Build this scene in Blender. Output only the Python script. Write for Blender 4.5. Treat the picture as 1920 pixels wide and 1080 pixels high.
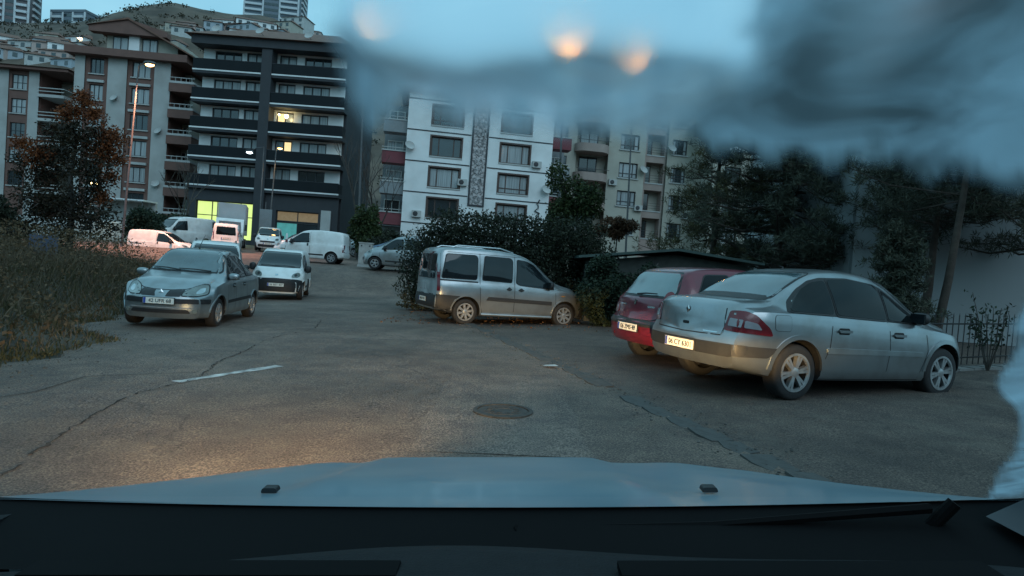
import bpy, bmesh, math, random
import numpy as np
from mathutils import Vector, Matrix
from mathutils.bvhtree import BVHTree
R = math.radians
random.seed(7); np.random.seed(7)
sc = bpy.context.scene
for o in list(bpy.data.objects): bpy.data.objects.remove(o)
COL = sc.collection

# ------------------------------------------------------------------ camera
FPX, PITCH, ROLL, CAMZ = 1150.0, R(-1.7), R(4.2), 1.3
cd = bpy.data.cameras.new('dash_camera'); cam = bpy.data.objects.new('dash_camera', cd); COL.objects.link(cam)
cd.sensor_width = 36.0; cd.lens = FPX / 1920 * 36; cd.clip_start = 0.02; cd.clip_end = 3000
cam.matrix_world = Matrix.Translation((0, 0, CAMZ)) @ Matrix.Rotation(R(90) + PITCH, 4, 'X') @ Matrix.Rotation(ROLL, 4, 'Z')
sc.camera = cam

# ------------------------------------------------------------------ sky and light (grey-blue dawn, overcast)
w = bpy.data.worlds.new('World'); sc.world = w; w.use_nodes = True
nt = w.node_tree; nt.nodes.clear()
sky = nt.nodes.new('ShaderNodeTexSky'); sky.sky_type = 'NISHITA'; sky.sun_disc = False
sky.sun_elevation = R(7); sky.sun_rotation = R(150); sky.altitude = 900; sky.air_density = 1.3; sky.dust_density = 2.0; sky.ozone_density = 3.0
tc = nt.nodes.new('ShaderNodeTexCoord')
cl = nt.nodes.new('ShaderNodeTexNoise'); cl.inputs['Scale'].default_value = 2.2; cl.inputs['Detail'].default_value = 5
mp = nt.nodes.new('ShaderNodeMapping'); mp.inputs['Scale'].default_value = (1, 1, 2.6)
nt.links.new(tc.outputs['Generated'], mp.inputs[0]); nt.links.new(mp.outputs[0], cl.inputs['Vector'])
cr_ = nt.nodes.new('ShaderNodeValToRGB'); cr_.color_ramp.elements[0].position = .3; cr_.color_ramp.elements[1].position = .75
cr_.color_ramp.elements[0].color = (1.95, 4.35, 5.7, 1); cr_.color_ramp.elements[1].color = (3.3, 6.0, 7.2, 1)
nt.links.new(cl.outputs['Fac'], cr_.inputs[0])
mx = nt.nodes.new('ShaderNodeMix'); mx.data_type = 'RGBA'; mx.inputs[0].default_value = .96
nt.links.new(sky.outputs[0], mx.inputs[6]); nt.links.new(cr_.outputs[0], mx.inputs[7])
bg = nt.nodes.new('ShaderNodeBackground'); bg.inputs[1].default_value = 0.112
wo = nt.nodes.new('ShaderNodeOutputWorld')
nt.links.new(mx.outputs[2], bg.inputs[0]); nt.links.new(bg.outputs[0], wo.inputs[0])
sl = bpy.data.lights.new('sun', 'SUN'); sl.energy = 0.6; sl.angle = R(40); sl.color = (.74, .87, 1.0)
so = bpy.data.objects.new('sun', sl); COL.objects.link(so)
so.rotation_euler = (R(52), 0, R(30)); so['kind'] = 'helper'
vs = sc.view_settings; vs.view_transform = 'Standard'; vs.look = 'None'; vs.exposure = 0.34; vs.gamma = 1.0; vs.use_curve_mapping = False
sc.render.engine = 'CYCLES'; sc.cycles.use_denoising = True
sc.cycles.max_bounces = 8; sc.cycles.transparent_max_bounces = 24; sc.cycles.caustics_reflective = False; sc.cycles.caustics_refractive = False
sc.cycles.sample_clamp_indirect = 4.0

# ------------------------------------------------------------------ layout helper: photograph pixel + distance -> place
def at(px, py, d):
    u = (px - 960) / FPX; v = (py - 540) / FPX
    c, s = math.cos(ROLL), math.sin(ROLL)
    u, v = u * c + v * s, -u * s + v * c
    cp, sp = math.cos(PITCH), math.sin(PITCH)
    Y = cp + v * sp; Z = sp - v * cp; t = d / Y
    return Vector((u * t, d, CAMZ + Z * t))
def smooth(a, b, t):
    t = min(1, max(0, (t - a) / (b - a))); return t * t * (3 - 2 * t)
def road_z(x, y):
    z = .03 * max(-14, min(8, x)) - .0025 * min(y, 25)
    z2 = .82 + .031 * (y - 30) if y < 75 else 2.2 + (y - 75) * .05
    k = smooth(23.5, 30.5, y)
    return z * (1 - k) + z2 * k
def grass_edge(y):            # x of the left edge of the asphalt
    pts = [(-5, -4.6), (4, -5.3), (6.6, -5.55), (9.3, -5.95), (10.6, -7.75), (16, -8.4), (22, -10.8), (25, -11.6), (28, -12.6), (29.5, -60)]
    for (a, b), (c, d) in zip(pts, pts[1:]):
        if y <= c: return b + (d - b) * (y - a) / (c - a)
    return -60
def ground_z(x, y):
    z = road_z(x, y)
    if y < 29:
        e = grass_edge(y)
        if x < e:
            m = smooth(0, 3.2, e - x) * .75 + smooth(2.5, 9, e - x) * .5
            z += m * (1 - smooth(22, 29, y))
    return z

# ------------------------------------------------------------------ materials
MATS = {}
def M(name, col, rough=.6, metal=0., var=.12, scale=6., bump=0., bscale=40., spec=.5, coat=0., emit=None, estr=0., dirt=None, ior=None, stretch=None):
    if name in MATS: return MATS[name]
    m = bpy.data.materials.new(name); m.use_nodes = True; MATS[name] = m
    n = m.node_tree.nodes; l = m.node_tree.links; b = n['Principled BSDF']
    b.inputs['Roughness'].default_value = rough; b.inputs['Metallic'].default_value = metal
    b.inputs['Specular IOR Level'].default_value = spec; b.inputs['Coat Weight'].default_value = coat
    b.inputs['Coat Roughness'].default_value = .08
    if ior: b.inputs['IOR'].default_value = ior
    t = n.new('ShaderNodeTexCoord'); no = n.new('ShaderNodeTexNoise'); no.inputs['Scale'].default_value = scale; no.inputs['Detail'].default_value = 6
    src = t.outputs['Object']
    if stretch:
        mpn = n.new('ShaderNodeMapping'); mpn.inputs['Scale'].default_value = stretch; l.new(src, mpn.inputs[0]); src = mpn.outputs[0]
    l.new(src, no.inputs['Vector'])
    r = n.new('ShaderNodeValToRGB'); r.color_ramp.elements[0].position = .32; r.color_ramp.elements[1].position = .68
    r.color_ramp.elements[0].color = tuple(c * (1 - var) for c in col) + (1,)
    r.color_ramp.elements[1].color = tuple(min(1, c * (1 + var)) for c in col) + (1,)
    l.new(no.outputs['Fac'], r.inputs[0]); cout = r.outputs[0]
    if dirt:
        n2 = n.new('ShaderNodeTexNoise'); n2.inputs['Scale'].default_value = dirt[1]; n2.inputs['Detail'].default_value = 8; l.new(src, n2.inputs['Vector'])
        r2 = n.new('ShaderNodeValToRGB'); r2.color_ramp.elements[0].position = .45; r2.color_ramp.elements[1].position = .75
        r2.color_ramp.elements[0].color = (0, 0, 0, 1); r2.color_ramp.elements[1].color = (dirt[2],) * 3 + (1,)
        l.new(n2.outputs['Fac'], r2.inputs[0])
        mm = n.new('ShaderNodeMix'); mm.data_type = 'RGBA'; l.new(r2.outputs[0], mm.inputs[0]); l.new(cout, mm.inputs[6]); mm.inputs[7].default_value = tuple(dirt[0]) + (1,)
        cout = mm.outputs[2]
    l.new(cout, b.inputs['Base Color'])
    if emit: b.inputs['Emission Color'].default_value = tuple(emit) + (1,); b.inputs['Emission Strength'].default_value = estr
    if bump:
        n3 = n.new('ShaderNodeTexNoise'); n3.inputs['Scale'].default_value = bscale; n3.inputs['Detail'].default_value = 5; l.new(src, n3.inputs['Vector'])
        bp = n.new('ShaderNodeBump'); bp.inputs['Strength'].default_value = bump; bp.inputs['Distance'].default_value = .02
        l.new(n3.outputs['Fac'], bp.inputs['Height']); l.new(bp.outputs[0], b.inputs['Normal'])
    return m
def leaf_mat(name, c1, c2, trans=.25):
    if name in MATS: return MATS[name]
    m = bpy.data.materials.new(name); m.use_nodes = True; MATS[name] = m
    n = m.node_tree.nodes; l = m.node_tree.links; b = n['Principled BSDF']
    b.inputs['Roughness'].default_value = .65; b.inputs['Specular IOR Level'].default_value = .25
    g = n.new('ShaderNodeNewGeometry'); r = n.new('ShaderNodeValToRGB')
    r.color_ramp.elements[0].color = tuple(c1) + (1,); r.color_ramp.elements[1].color = tuple(c2) + (1,)
    l.new(g.outputs['Random Per Island'], r.inputs[0]); l.new(r.outputs[0], b.inputs['Base Color'])
    tr = n.new('ShaderNodeBsdfTranslucent'); l.new(r.outputs[0], tr.inputs[0])
    mxx = n.new('ShaderNodeMixShader'); mxx.inputs[0].default_value = trans
    l.new(b.outputs[0], mxx.inputs[1]); l.new(tr.outputs[0], mxx.inputs[2]); l.new(mxx.outputs[0], n['Material Output'].inputs[0])
    return m

# ------------------------------------------------------------------ mesh helpers
class MB:
    def __init__(s): s.v = []; s.f = []
    def box(s, x0, x1, y0, y1, z0, z1, T=None):
        i = len(s.v); P = [(x0, y0, z0), (x1, y0, z0), (x1, y1, z0), (x0, y1, z0), (x0, y0, z1), (x1, y0, z1), (x1, y1, z1), (x0, y1, z1)]
        if T is not None: P = [tuple(T @ Vector(p)) for p in P]
        s.v += P; s.f += [(i + a, i + b, i + c, i + d) for a, b, c, d in ((0, 3, 2, 1), (4, 5, 6, 7), (0, 1, 5, 4), (1, 2, 6, 5), (2, 3, 7, 6), (3, 0, 4, 7))]
        return s
    def quad(s, *p):
        i = len(s.v); s.v += [tuple(q) for q in p]; s.f.append(tuple(range(i, i + len(p)))); return s
    def cyl(s, p0, p1, r0, r1=None, n=8, caps=True):
        r1 = r0 if r1 is None else r1; p0 = Vector(p0); p1 = Vector(p1); d = (p1 - p0).normalized()
        a = d.orthogonal().normalized(); b = d.cross(a); i = len(s.v)
        for p, r in ((p0, r0), (p1, r1)):
            for k in range(n):
                t = 2 * math.pi * k / n; s.v.append(tuple(p + (a * math.cos(t) + b * math.sin(t)) * r))
        for k in range(n): s.f.append((i + k, i + (k + 1) % n, i + n + (k + 1) % n, i + n + k))
        if caps: s.f.append(tuple(i + k for k in reversed(range(n)))); s.f.append(tuple(i + n + k for k in range(n)))
        return s
    def tube(s, pts, r, n=6):
        rs = r if isinstance(r, (list, tuple)) else [r] * len(pts)
        for (p, q, ra, rb) in zip(pts, pts[1:], rs, rs[1:]): s.cyl(p, q, ra, rb, n)
        return s
    def lathe(s, prof, n=24, T=None):          # prof: (radius, height) about local Z
        i = len(s.v)
        for r, h in prof:
            for k in range(n):
                t = 2 * math.pi * k / n; p = Vector((r * math.cos(t), r * math.sin(t), h)); s.v.append(tuple(T @ p if T is not None else p))
        for j in range(len(prof) - 1):
            for k in range(n): s.f.append((i + j * n + k, i + j * n + (k + 1) % n, i + (j + 1) * n + (k + 1) % n, i + (j + 1) * n + k))
        return s
    def prism(s, poly, y0, y1, T=None):         # poly in (x,z), extruded in y
        i = len(s.v); n = len(poly); P = [(x, y0, z) for x, z in poly] + [(x, y1, z) for x, z in poly]
        if T is not None: P = [tuple(T @ Vector(p)) for p in P]
        s.v += P; s.f.append(tuple(range(i, i + n))); s.f.append(tuple(reversed(range(i + n, i + 2 * n))))
        for k in range(n): s.f.append((i + (k + 1) % n, i + k, i + n + k, i + n + (k + 1) % n))
        return s
    def mesh(s, name, mat, smooth=False, fix=True):
        me = bpy.data.meshes.new(name); me.from_pydata(s.v, [], s.f)
        if fix:
            bm = bmesh.new(); bm.from_mesh(me); bmesh.ops.recalc_face_normals(bm, faces=bm.faces); bm.to_mesh(me); bm.free()
        if mat: me.materials.append(mat)
        if smooth: me.shade_smooth() if smooth is True else me.shade_smooth()
        if smooth not in (True, False):
            try: me.set_sharp_from_angle(angle=R(smooth))
            except Exception: pass
        me.update(); return me
    def build(s, name, mat, parent=None, smooth=False, fix=True):
        return ob(name, s.mesh(name, mat, smooth, fix), parent)
def ob(name, me, parent=None, loc=None, rot=None):
    o = bpy.data.objects.new(name, me); COL.objects.link(o)
    if parent is not None: o.parent = parent
    if loc is not None: o.location = loc
    if rot is not None: o.rotation_euler = rot
    return o
def tag(o, label, cat, group=None):
    o['label'] = label; o['category'] = cat
    if group: o['group'] = group
    return o
def struct(o): o['kind'] = 'structure'; return o
def stuff(o): o['kind'] = 'stuff'; return o
def empty(name, loc=(0, 0, 0), rz=0.):
    o = bpy.data.objects.new(name, None); COL.objects.link(o); o.location = loc; o.rotation_euler = (0, 0, rz); o.empty_display_size = .3
    return o
def npmesh(name, V, F, mat, per=4):
    me = bpy.data.meshes.new(name); nv, nf = len(V), len(F)
    me.vertices.add(nv); me.vertices.foreach_set('co', np.asarray(V, np.float32).ravel())
    me.loops.add(nf * per); me.loops.foreach_set('vertex_index', np.asarray(F, np.int32).ravel())
    me.polygons.add(nf); me.polygons.foreach_set('loop_start', np.arange(nf, dtype=np.int32) * per)
    try: me.polygons.foreach_set('loop_total', np.full(nf, per, np.int32))
    except Exception: pass
    me.materials.append(mat); me.update(calc_edges=True); me.validate(); return me
def text(name, s, size, mat, parent, loc, rot, extrude=.0015):
    c = bpy.data.curves.new(name, 'FONT'); c.body = s; c.size = size; c.align_x = 'CENTER'; c.align_y = 'CENTER'; c.extrude = extrude
    t = bpy.data.objects.new(name, c); COL.objects.link(t)
    me = bpy.data.meshes.new_from_object(t.evaluated_get(bpy.context.evaluated_depsgraph_get())); bpy.data.objects.remove(t)
    me.materials.clear(); me.materials.append(mat); return ob(name, me, parent, loc, rot)
def pchip(pts):
    xs = [p[0] for p in pts]; ys = [p[1] for p in pts]; n = len(xs)
    h = [xs[i + 1] - xs[i] for i in range(n - 1)]; d = [(ys[i + 1] - ys[i]) / h[i] for i in range(n - 1)]
    m = [d[0]] + [0.] * (n - 2) + [d[-1]]
    for i in range(1, n - 1):
        if d[i - 1] * d[i] > 0:
            w1 = 2 * h[i] + h[i - 1]; w2 = h[i] + 2 * h[i - 1]; m[i] = (w1 + w2) / (w1 / d[i - 1] + w2 / d[i])
    def f(x):
        if x <= xs[0]: return ys[0]
        if x >= xs[-1]: return ys[-1]
        i = 0
        while x > xs[i + 1]: i += 1
        t = (x - xs[i]) / h[i]; a = t * t * (3 - 2 * t); b = t * (1 - t) ** 2; c = t * t * (t - 1)
        return ys[i] * (1 - a) + ys[i + 1] * a + h[i] * (b * m[i] + c * m[i + 1])
    return f
# ================================================================== vehicles
m_tyre = M('tyre_rubber', (.012, .012, .013), .8, var=.3, scale=30)
m_well = M('wheel_well_black', (.008, .008, .009), .9)
m_plastic = M('black_plastic', (.016, .017, .019), .55, var=.2, scale=20)
m_rubber = M('window_rubber', (.008, .008, .009), .5)
m_seam = M('panel_gap', (.01, .01, .011), .8)
m_glass = M('car_glass', (.007, .011, .014), .04, spec=.5, ior=1.52, var=.4, scale=1.5)
m_tint = M('tinted_glass', (.004, .006, .007), .06, spec=.3, ior=1.4, var=.2)
m_dewglass = M('dewy_glass', (.075, .12, .125), .28, spec=.9, ior=1.7, var=.35, scale=1.6, coat=.4)
m_dimglass = M('hazy_glass', (.045, .075, .085), .12, spec=.9, ior=1.75, var=.5, scale=1.8)
m_alloy = M('alloy_rim', (.42, .43, .44), .35, metal=.75, var=.1, scale=14, dirt=((.12, .1, .08), 9, .5))
m_steel = M('dull_wheel_trim', (.30, .31, .32), .5, metal=.3, var=.12, scale=14, dirt=((.1, .09, .07), 9, .6))
m_lens = M('headlamp_lens', (.15, .18, .17), .08, spec=.8, coat=.6, var=.25, scale=9)
m_chrome = M('chrome', (.55, .57, .58), .18, metal=1.)
m_red = M('tail_lamp_red', (.13, .006, .012), .15, coat=.4, var=.2, scale=12)
m_redlit = M('tail_lamp_lit', (.4, .01, .01), .3, emit=(1, .05, .03), estr=2.)
m_white_lens = M('tail_lamp_clear', (.24, .24, .26), .15, coat=.5)
m_amber = M('amber_lens', (.5, .2, .03), .2, coat=.4)
m_plate = M('plate_white', (.78, .74, .66), .45, var=.06, scale=20)
m_plate_blue = M('plate_blue', (.03, .07, .35), .45)
m_ink = M('plate_ink', (.01, .01, .012), .6)
m_silver = M('silver_paint', (.30, .325, .34), .30, metal=.85, coat=.5, var=.07, scale=2.5, dirt=((.17, .15, .125), 3.5, .45))
m_silver2 = M('pale_silver_paint', (.34, .36, .37), .32, metal=.8, coat=.5, var=.07, scale=2.5, dirt=((.17, .15, .12), 3., .5))
m_greysil = M('grey_silver_paint', (.29, .33, .345), .30, metal=.7, coat=.5, var=.08, scale=2.5, dirt=((.13, .115, .1), 3.5, .5))
m_white = M('white_van_paint', (.70, .72, .71), .32, coat=.4, var=.05, scale=2.5, dirt=((.35, .32, .27), 3., .35))
m_maroon = M('maroon_paint', (.135, .011, .026), .3, metal=.2, coat=.6, var=.12, scale=2.5, dirt=((.09, .05, .045), 3.5, .4))

def rp(pts, r, k=5):
    out = []; n = len(pts)
    for i in range(n):
        p = Vector(pts[i]).to_2d(); a = Vector(pts[i - 1]).to_2d() - p; b = Vector(pts[(i + 1) % n]).to_2d() - p
        q = min(r, a.length * .45, b.length * .45); A = p + a.normalized() * q; B = p + b.normalized() * q
        for j in range(k + 1):
            t = j / k; out.append(tuple(A * (1 - t) ** 2 + p * 2 * t * (1 - t) + B * t * t))
    return out
def strip_poly(pts, wd):                       # thin band polygon along a polyline
    L, Rr = [], []
    for i, p in enumerate(pts):
        a = Vector(pts[max(0, i - 1)]).to_2d(); b = Vector(pts[min(len(pts) - 1, i + 1)]).to_2d(); d = (b - a).normalized(); nrm = Vector((-d.y, d.x)) * wd / 2
        L.append(tuple(Vector(p).to_2d() + nrm)); Rr.append(tuple(Vector(p).to_2d() - nrm))
    return L + Rr[::-1]
S2 = .70710678
VIEWS = {'L': ((0, -1, 0), (1, 0, 0)), 'R': ((0, 1, 0), (1, 0, 0)), 'F': ((-1, 0, 0), (0, 1, 0)), 'B': ((1, 0, 0), (0, 1, 0)),
         'BR': ((S2, S2, 0), (S2, -S2, 0)), 'BL': ((S2, -S2, 0), (S2, S2, 0)), 'FL': ((-S2, -S2, 0), (-S2, S2, 0)), 'FR': ((-S2, S2, 0), (-S2, -S2, 0))}
class Car:
    def __init__(s, sp):
        s.sp = sp; s.body_mesh()
    def body_mesh(s):
        sp = s.sp; f = {k: pchip(sp[k]) for k in ('top', 'sh', 'bot', 'wid', 'roofw', 'nose', 'tail')}; s.f = f
        xr, xf = sp['xr'], sp['xf']; off = [0, .012, .035, .07, .12, .18, .25, .33, .42]
        xs = [xr + o for o in off]; x = xs[-1]; end = xf - .42
        n = int((end - x) / .085); xs += [x + (end - x) * i / n for i in range(1, n)]; xs += [xf - o for o in reversed(off)]
        pf, pr = sp.get('planf', .22), sp.get('planr', .12); Wm = max(p[1] for p in sp['wid'])
        def warp(x, y, z):
            k = smooth(xf - .6, xf, x); r = smooth(xr + .6, xr, x) if False else 1 - smooth(xr, xr + .6, x)
            q = (abs(y) / Wm) ** 2.6
            return (x + k * (f['nose'](z) - pf * q) + r * (f['tail'](z) + pr * q), y, z)
        def half(x):
            zb, zs, zt, wd, wr = (f[k](x) for k in ('bot', 'sh', 'top', 'wid', 'roofw'))
            zs = min(zs, zt - .03); g = zt - zs; cr = min(.075, g * .6); wr = min(wr, wd * .93)
            P = [(0, zb), (wd * .5, zb), (wd * .84, zb), (wd * .94, zb + .02), (wd * .975, zb + .07)]
            for t in (.12, .3, .48, .66, .82, .93):
                P.append((wd * (1 - .028 * ((t - .5) / .5) ** 2), zb + .07 + (zs - zb - .07) * t))
            P.append((wd * .962, zs))
            y0 = wd * .945
            for t in (.06, .25, .45, .65, .85, 1):
                P.append((y0 + (wr - y0) * t + .022 * math.sin(math.pi * t) * min(1, g / .3), zs + .01 * min(1, g / .3) + (zt - cr - zs - .01) * t))
            P += [(wr - .022, zt - cr * .55), (wr - .07, zt - cr * .27), (wr * .62, zt - cr * .10), (wr * .3, zt - cr * .02), (0, zt)]
            return P
        V = []; F = []; rings = []
        for x in xs:
            h = half(x); loop = [(-y, z) for y, z in h] + [(y, z) for y, z in h[-2:0:-1]]
            i = len(V); V += [(x, y, z) for y, z in loop]; rings.append((i, len(loop)))
        N = rings[0][1]
        for (a, _), (b, _) in zip(rings, rings[1:]):
            for k in range(N): F.append((a + k, b + k, b + (k + 1) % N, a + (k + 1) % N))
        for ri, flip in ((0, False), (-1, True)):
            a = rings[ri][0]; ring = V[a:a + N]; x = ring[0][0]; zc = (min(p[2] for p in ring) + max(p[2] for p in ring)) / 2; prev = a
            for sc_ in (.8, .55, .3):
                i = len(V); V += [(x, p[1] * sc_, zc + (p[2] - zc) * sc_) for p in ring]
                for k in range(N):
                    q = (prev + k, prev + (k + 1) % N, i + (k + 1) % N, i + k); F.append(q if not flip else q[::-1])
                prev = i
            c = len(V); V.append((x, 0, zc))
            for k in range(N): F.append((prev + k, prev + (k + 1) % N, c) if not flip else (prev + (k + 1) % N, prev + k, c))
        s.V = [warp(*p) for p in V]; s.F = F
        me = bpy.data.meshes.new('b'); me.from_pydata(s.V, [], F); bm = bmesh.new(); bm.from_mesh(me); bmesh.ops.recalc_face_normals(bm, faces=bm.faces); bm.to_mesh(me)
        s.bvh = BVHTree.FromBMesh(bm); bm.free(); s.me = me
    def cut_arches(s, paint):
        sp = s.sp; me = s.me; me.materials.append(paint); me.materials.append(m_well)
        o = ob('tmp_body', me); cuts = []
        for xw in (0, sp['wb']):
            for sd in (-1, 1):
                c = MB(); r = sp['rw'] + sp.get('gap', .055); Wm = max(p[1] for p in sp['wid'])
                c.cyl((xw, sd * (Wm - .30), sp['rw'] + .01), (xw, sd * (Wm + .25), sp['rw'] + .01), r, n=36)
                cm = c.mesh('cut', None); cm.materials.append(paint); cm.materials.append(m_well)
                cm.polygons.foreach_set('material_index', [1] * len(cm.polygons)); co = ob('tmp_cut', cm); cuts.append(co)
                md = o.modifiers.new('a', 'BOOLEAN'); md.operation = 'DIFFERENCE'; md.object = co; md.solver = 'EXACT'
        dg = bpy.context.evaluated_depsgraph_get(); res = bpy.data.meshes.new_from_object(o.evaluated_get(dg)); res.name = 'body'
        for c in cuts + [o]: bpy.data.objects.remove(c)
        res.shade_smooth()
        try: res.set_sharp_from_angle(angle=R(38))
        except Exception: pass
        return res
    def hit(s, view, t, z):
        d, e = (Vector(q) for q in VIEWS[view]); o_ = e * t + Vector((0, 0, z)) - d * 8
        h = s.bvh.ray_cast(o_, d)
        if h[0] is None:
            p = o_ + d * 8; q = s.bvh.find_nearest(p); return q[0], -d
        nrm = h[1]
        if nrm.dot(d) > 0: nrm = -nrm
        return h[0], nrm
    def decal(s, name, view, poly, mat, parent, off=.005, cell=.075, rim=.012, label=None):
        bm = bmesh.new(); bm.faces.new([bm.verts.new((p[0], p[1], 0)) for p in poly])
        xs = [p[0] for p in poly]; ys = [p[1] for p in poly]
        for lo, hi, co, no in ((min(xs), max(xs), 0, (1, 0, 0)), (min(ys), max(ys), 1, (0, 1, 0))):
            k = int((hi - lo) / cell)
            for i in range(1, k + 1):
                c = lo + (hi - lo) * i / (k + 1); pc = (c, 0, 0) if co == 0 else (0, c, 0)
                bmesh.ops.bisect_plane(bm, geom=bm.verts[:] + bm.edges[:] + bm.faces[:], plane_co=pc, plane_no=no)
        d = Vector(VIEWS[view][0])
        for v in bm.verts:
            p, nr = s.hit(view, v.co.x, v.co.y); nn = (nr - d * .35).normalized(); v.co = p + nn * off
        bm.normal_update()
        for f in bm.faces:
            if f.normal.dot(d) > 0: f.normal_flip()
        if rim:
            be = [e for e in bm.edges if e.is_boundary]; ret = bmesh.ops.extrude_edge_only(bm, edges=be)
            for g in ret['geom']:
                if isinstance(g, bmesh.types.BMVert): g.co += d * (off + rim)
        me = bpy.data.meshes.new(name); bm.to_mesh(me); bm.free(); me.materials.append(mat); me.shade_smooth()
        try: me.set_sharp_from_angle(angle=R(40))
        except Exception: pass
        o = ob(name, me, parent)
        if label: o['label'] = label
        return o
def band(car, name, view, A, B, mat, parent, off=.012, rim=.03):      # strip between two polylines, laid on the body
    d = Vector(VIEWS[view][0]); rows_ = []
    for pl, o_, k in ((A, off, -rim), (A, off, 0), (B, off, 0), (B, off, -rim)):
        r = []
        for t, z in pl:
            p, nr = car.hit(view, t, z); r.append(p + (nr - d * .35).normalized() * o_ - d * k)
        rows_.append(r)
    b = MB(); n = len(A)
    for r in rows_: b.v += [tuple(p) for p in r]
    for j in range(3):
        for i in range(n - 1): b.f.append((j * n + i, j * n + i + 1, (j + 1) * n + i + 1, (j + 1) * n + i))
    return b.build(name, mat, parent, 50)
def shrink(poly, k):
    cx = sum(p[0] for p in poly) / len(poly); cz = sum(p[1] for p in poly) / len(poly); return [(cx + (p[0] - cx) * k, cz + (p[1] - cz) * k) for p in poly]
def wheel_mesh(r, wd, rimr, spokes, style, key):
    k = ('wheel', key)
    if k in MATS: return MATS[k]
    T = Matrix.Rotation(R(90), 4, 'X'); h = wd / 2      # axle along y, outer face towards -y (z local + => -y)
    t = MB(); t.lathe([(rimr, -h), (r - .035, -h), (r - .012, -h * .86), (r, -h * .6), (r, h * .6), (r - .012, h * .86), (r - .035, h), (rimr + .01, h), (rimr - .005, h * .82), (rimr - .01, -h)], 36, T)
    tm = t.mesh('tyre', m_tyre, 50)
    q = MB(); q.lathe([(rimr + .004, h * .96), (rimr - .012, h * 1.0), (rimr - .028, h * .86), (rimr - .034, h * .2), (.0, h * .2)], 36, T)
    dm = q.mesh('back', m_well, 40)
    g = MB(); g.lathe([(rimr + .006, h * .9), (rimr + .004, h * 1.02), (rimr - .022, h * 1.02), (rimr - .03, h * .8)], 36, T)
    g.lathe([(.0, h * .98), (.035, h * .98), (.062, h * .9), (.066, h * .5)], 20, T)
    for i in range(spokes):
        a = 2 * math.pi * i / spokes + .2
        for da in ((-.13, .13) if style == 'twin' else (0,)):
            wa = .017 if style == 'twin' else .028
            rot = T @ Matrix.Rotation(a + da, 4, 'Z')
            P = [(.045, -wa, h * .45), (rimr - .02, -wa * 1.25, h * .5), (rimr - .02, wa * 1.25, h * .5), (.045, wa, h * .45),
                 (.045, -wa * .8, h * .93), (rimr - .02, -wa, h * .97), (rimr - .02, wa, h * .97), (.045, wa * .8, h * .93)]
            i0 = len(g.v); g.v += [tuple(rot @ Vector(p)) for p in P]
            g.f += [(i0 + a_, i0 + b, i0 + c, i0 + d) for a_, b, c, d in ((4, 5, 6, 7), (0, 1, 5, 4), (2, 3, 7, 6), (1, 2, 6, 5))]
    gm = g.mesh('rim', m_steel if style == 'plain' else m_alloy, 35)
    MATS[k] = (tm, dm, gm); return MATS[k]
def ellipsoid(c, r, n=10, m=7, squ=1.0):
    b = MB(); b.v.append((c[0], c[1], c[2] + r[2]))
    f = lambda v: math.copysign(abs(v) ** squ, v)
    for i in range(1, m):
        ph = math.pi * i / m
        for k in range(n):
            t = 2 * math.pi * k / n; b.v.append((c[0] + r[0] * f(math.sin(ph)) * f(math.cos(t)), c[1] + r[1] * f(math.sin(ph)) * f(math.sin(t)), c[2] + r[2] * f(math.cos(ph))))
    b.v.append((c[0], c[1], c[2] - r[2])); L = len(b.v) - 1
    for k in range(n):
        b.f.append((0, 1 + k, 1 + (k + 1) % n)); b.f.append((L, L - n + (k + 1) % n, L - n + k))
        for i in range(m - 2): a = 1 + i * n; b.f.append((a + k, a + n + k, a + n + (k + 1) % n, a + (k + 1) % n))
    return b
def plate(car, root, view, z, txt, y=0., size=.52, tilt=0):
    p, _ = car.hit(view, y, z); sx = 1 if view == 'F' else -1
    q = car.hit(view, y + .2, z)[0]; x = max(p.x * sx, q.x * sx) * sx + sx * .018
    hld = MB().box(-.012, .004, -.27, .27, -.062, .062).build('number_plate', m_plastic, root); hld.location = (x, y, z); hld.rotation_euler = (0, 0, 0 if sx > 0 else math.pi)
    MB().box(.0045, .010, -.258, .258, -.053, .053).build('plate_face', m_plate, hld)
    MB().box(.0105, .0115, -.254, -.214, -.05, .05).build('country_band', m_plate_blue, hld)
    text('lettering', txt, .088, m_ink, hld, (.0125, .022, -.002), (R(90), 0, R(90)))
    return hld
def build_car(name, label, cat, sp, pose, paint, det, group=None, scale=1., wheel=('alloy', 8), cheap=False):
    car = Car(sp); root = empty(name, pose[:3], R(pose[3])); root.scale = (scale,) * 3
    if len(pose) > 4: root.rotation_euler = (pose[4], pose[5], R(pose[3]))
    tag(root, label, cat, group)
    ob('body', car.cut_arches(paint), root)
    tm, dm, gm = wheel_mesh(sp['rw'], sp.get('tw', .2), sp['rim'], wheel[1], wheel[0], (sp['rw'], sp['rim'], wheel))
    Wm = max(p[1] for p in sp['wid']); yw = Wm - sp.get('tw', .2) / 2 - .035
    for xw in (0, sp['wb']):
        for sd in (-1, 1):
            o = ob('wheel', tm, root, (xw, sd * yw, sp['rw']), (0, random.random() * .0, 0 if sd < 0 else math.pi))
            ob('rim_back', dm, o); ob('rim', gm, o)
            r0 = sp['rw'] + sp.get('gap', .055); r1 = r0 + sp.get('lip', .03)
            a0, a1 = (.05, math.pi - .05)
            arc = lambda q: [(xw + q * math.cos(a0 + (a1 - a0) * i / 28), sp['rw'] + .01 + q * math.sin(a0 + (a1 - a0) * i / 28)) for i in range(29)]
            if not cheap: band(car, 'wheel_arch', 'L' if sd > 0 else 'R', arc(r1), arc(r0 - .002), paint, root)
    for d in det: d(car, root)
    return car, root
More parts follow.
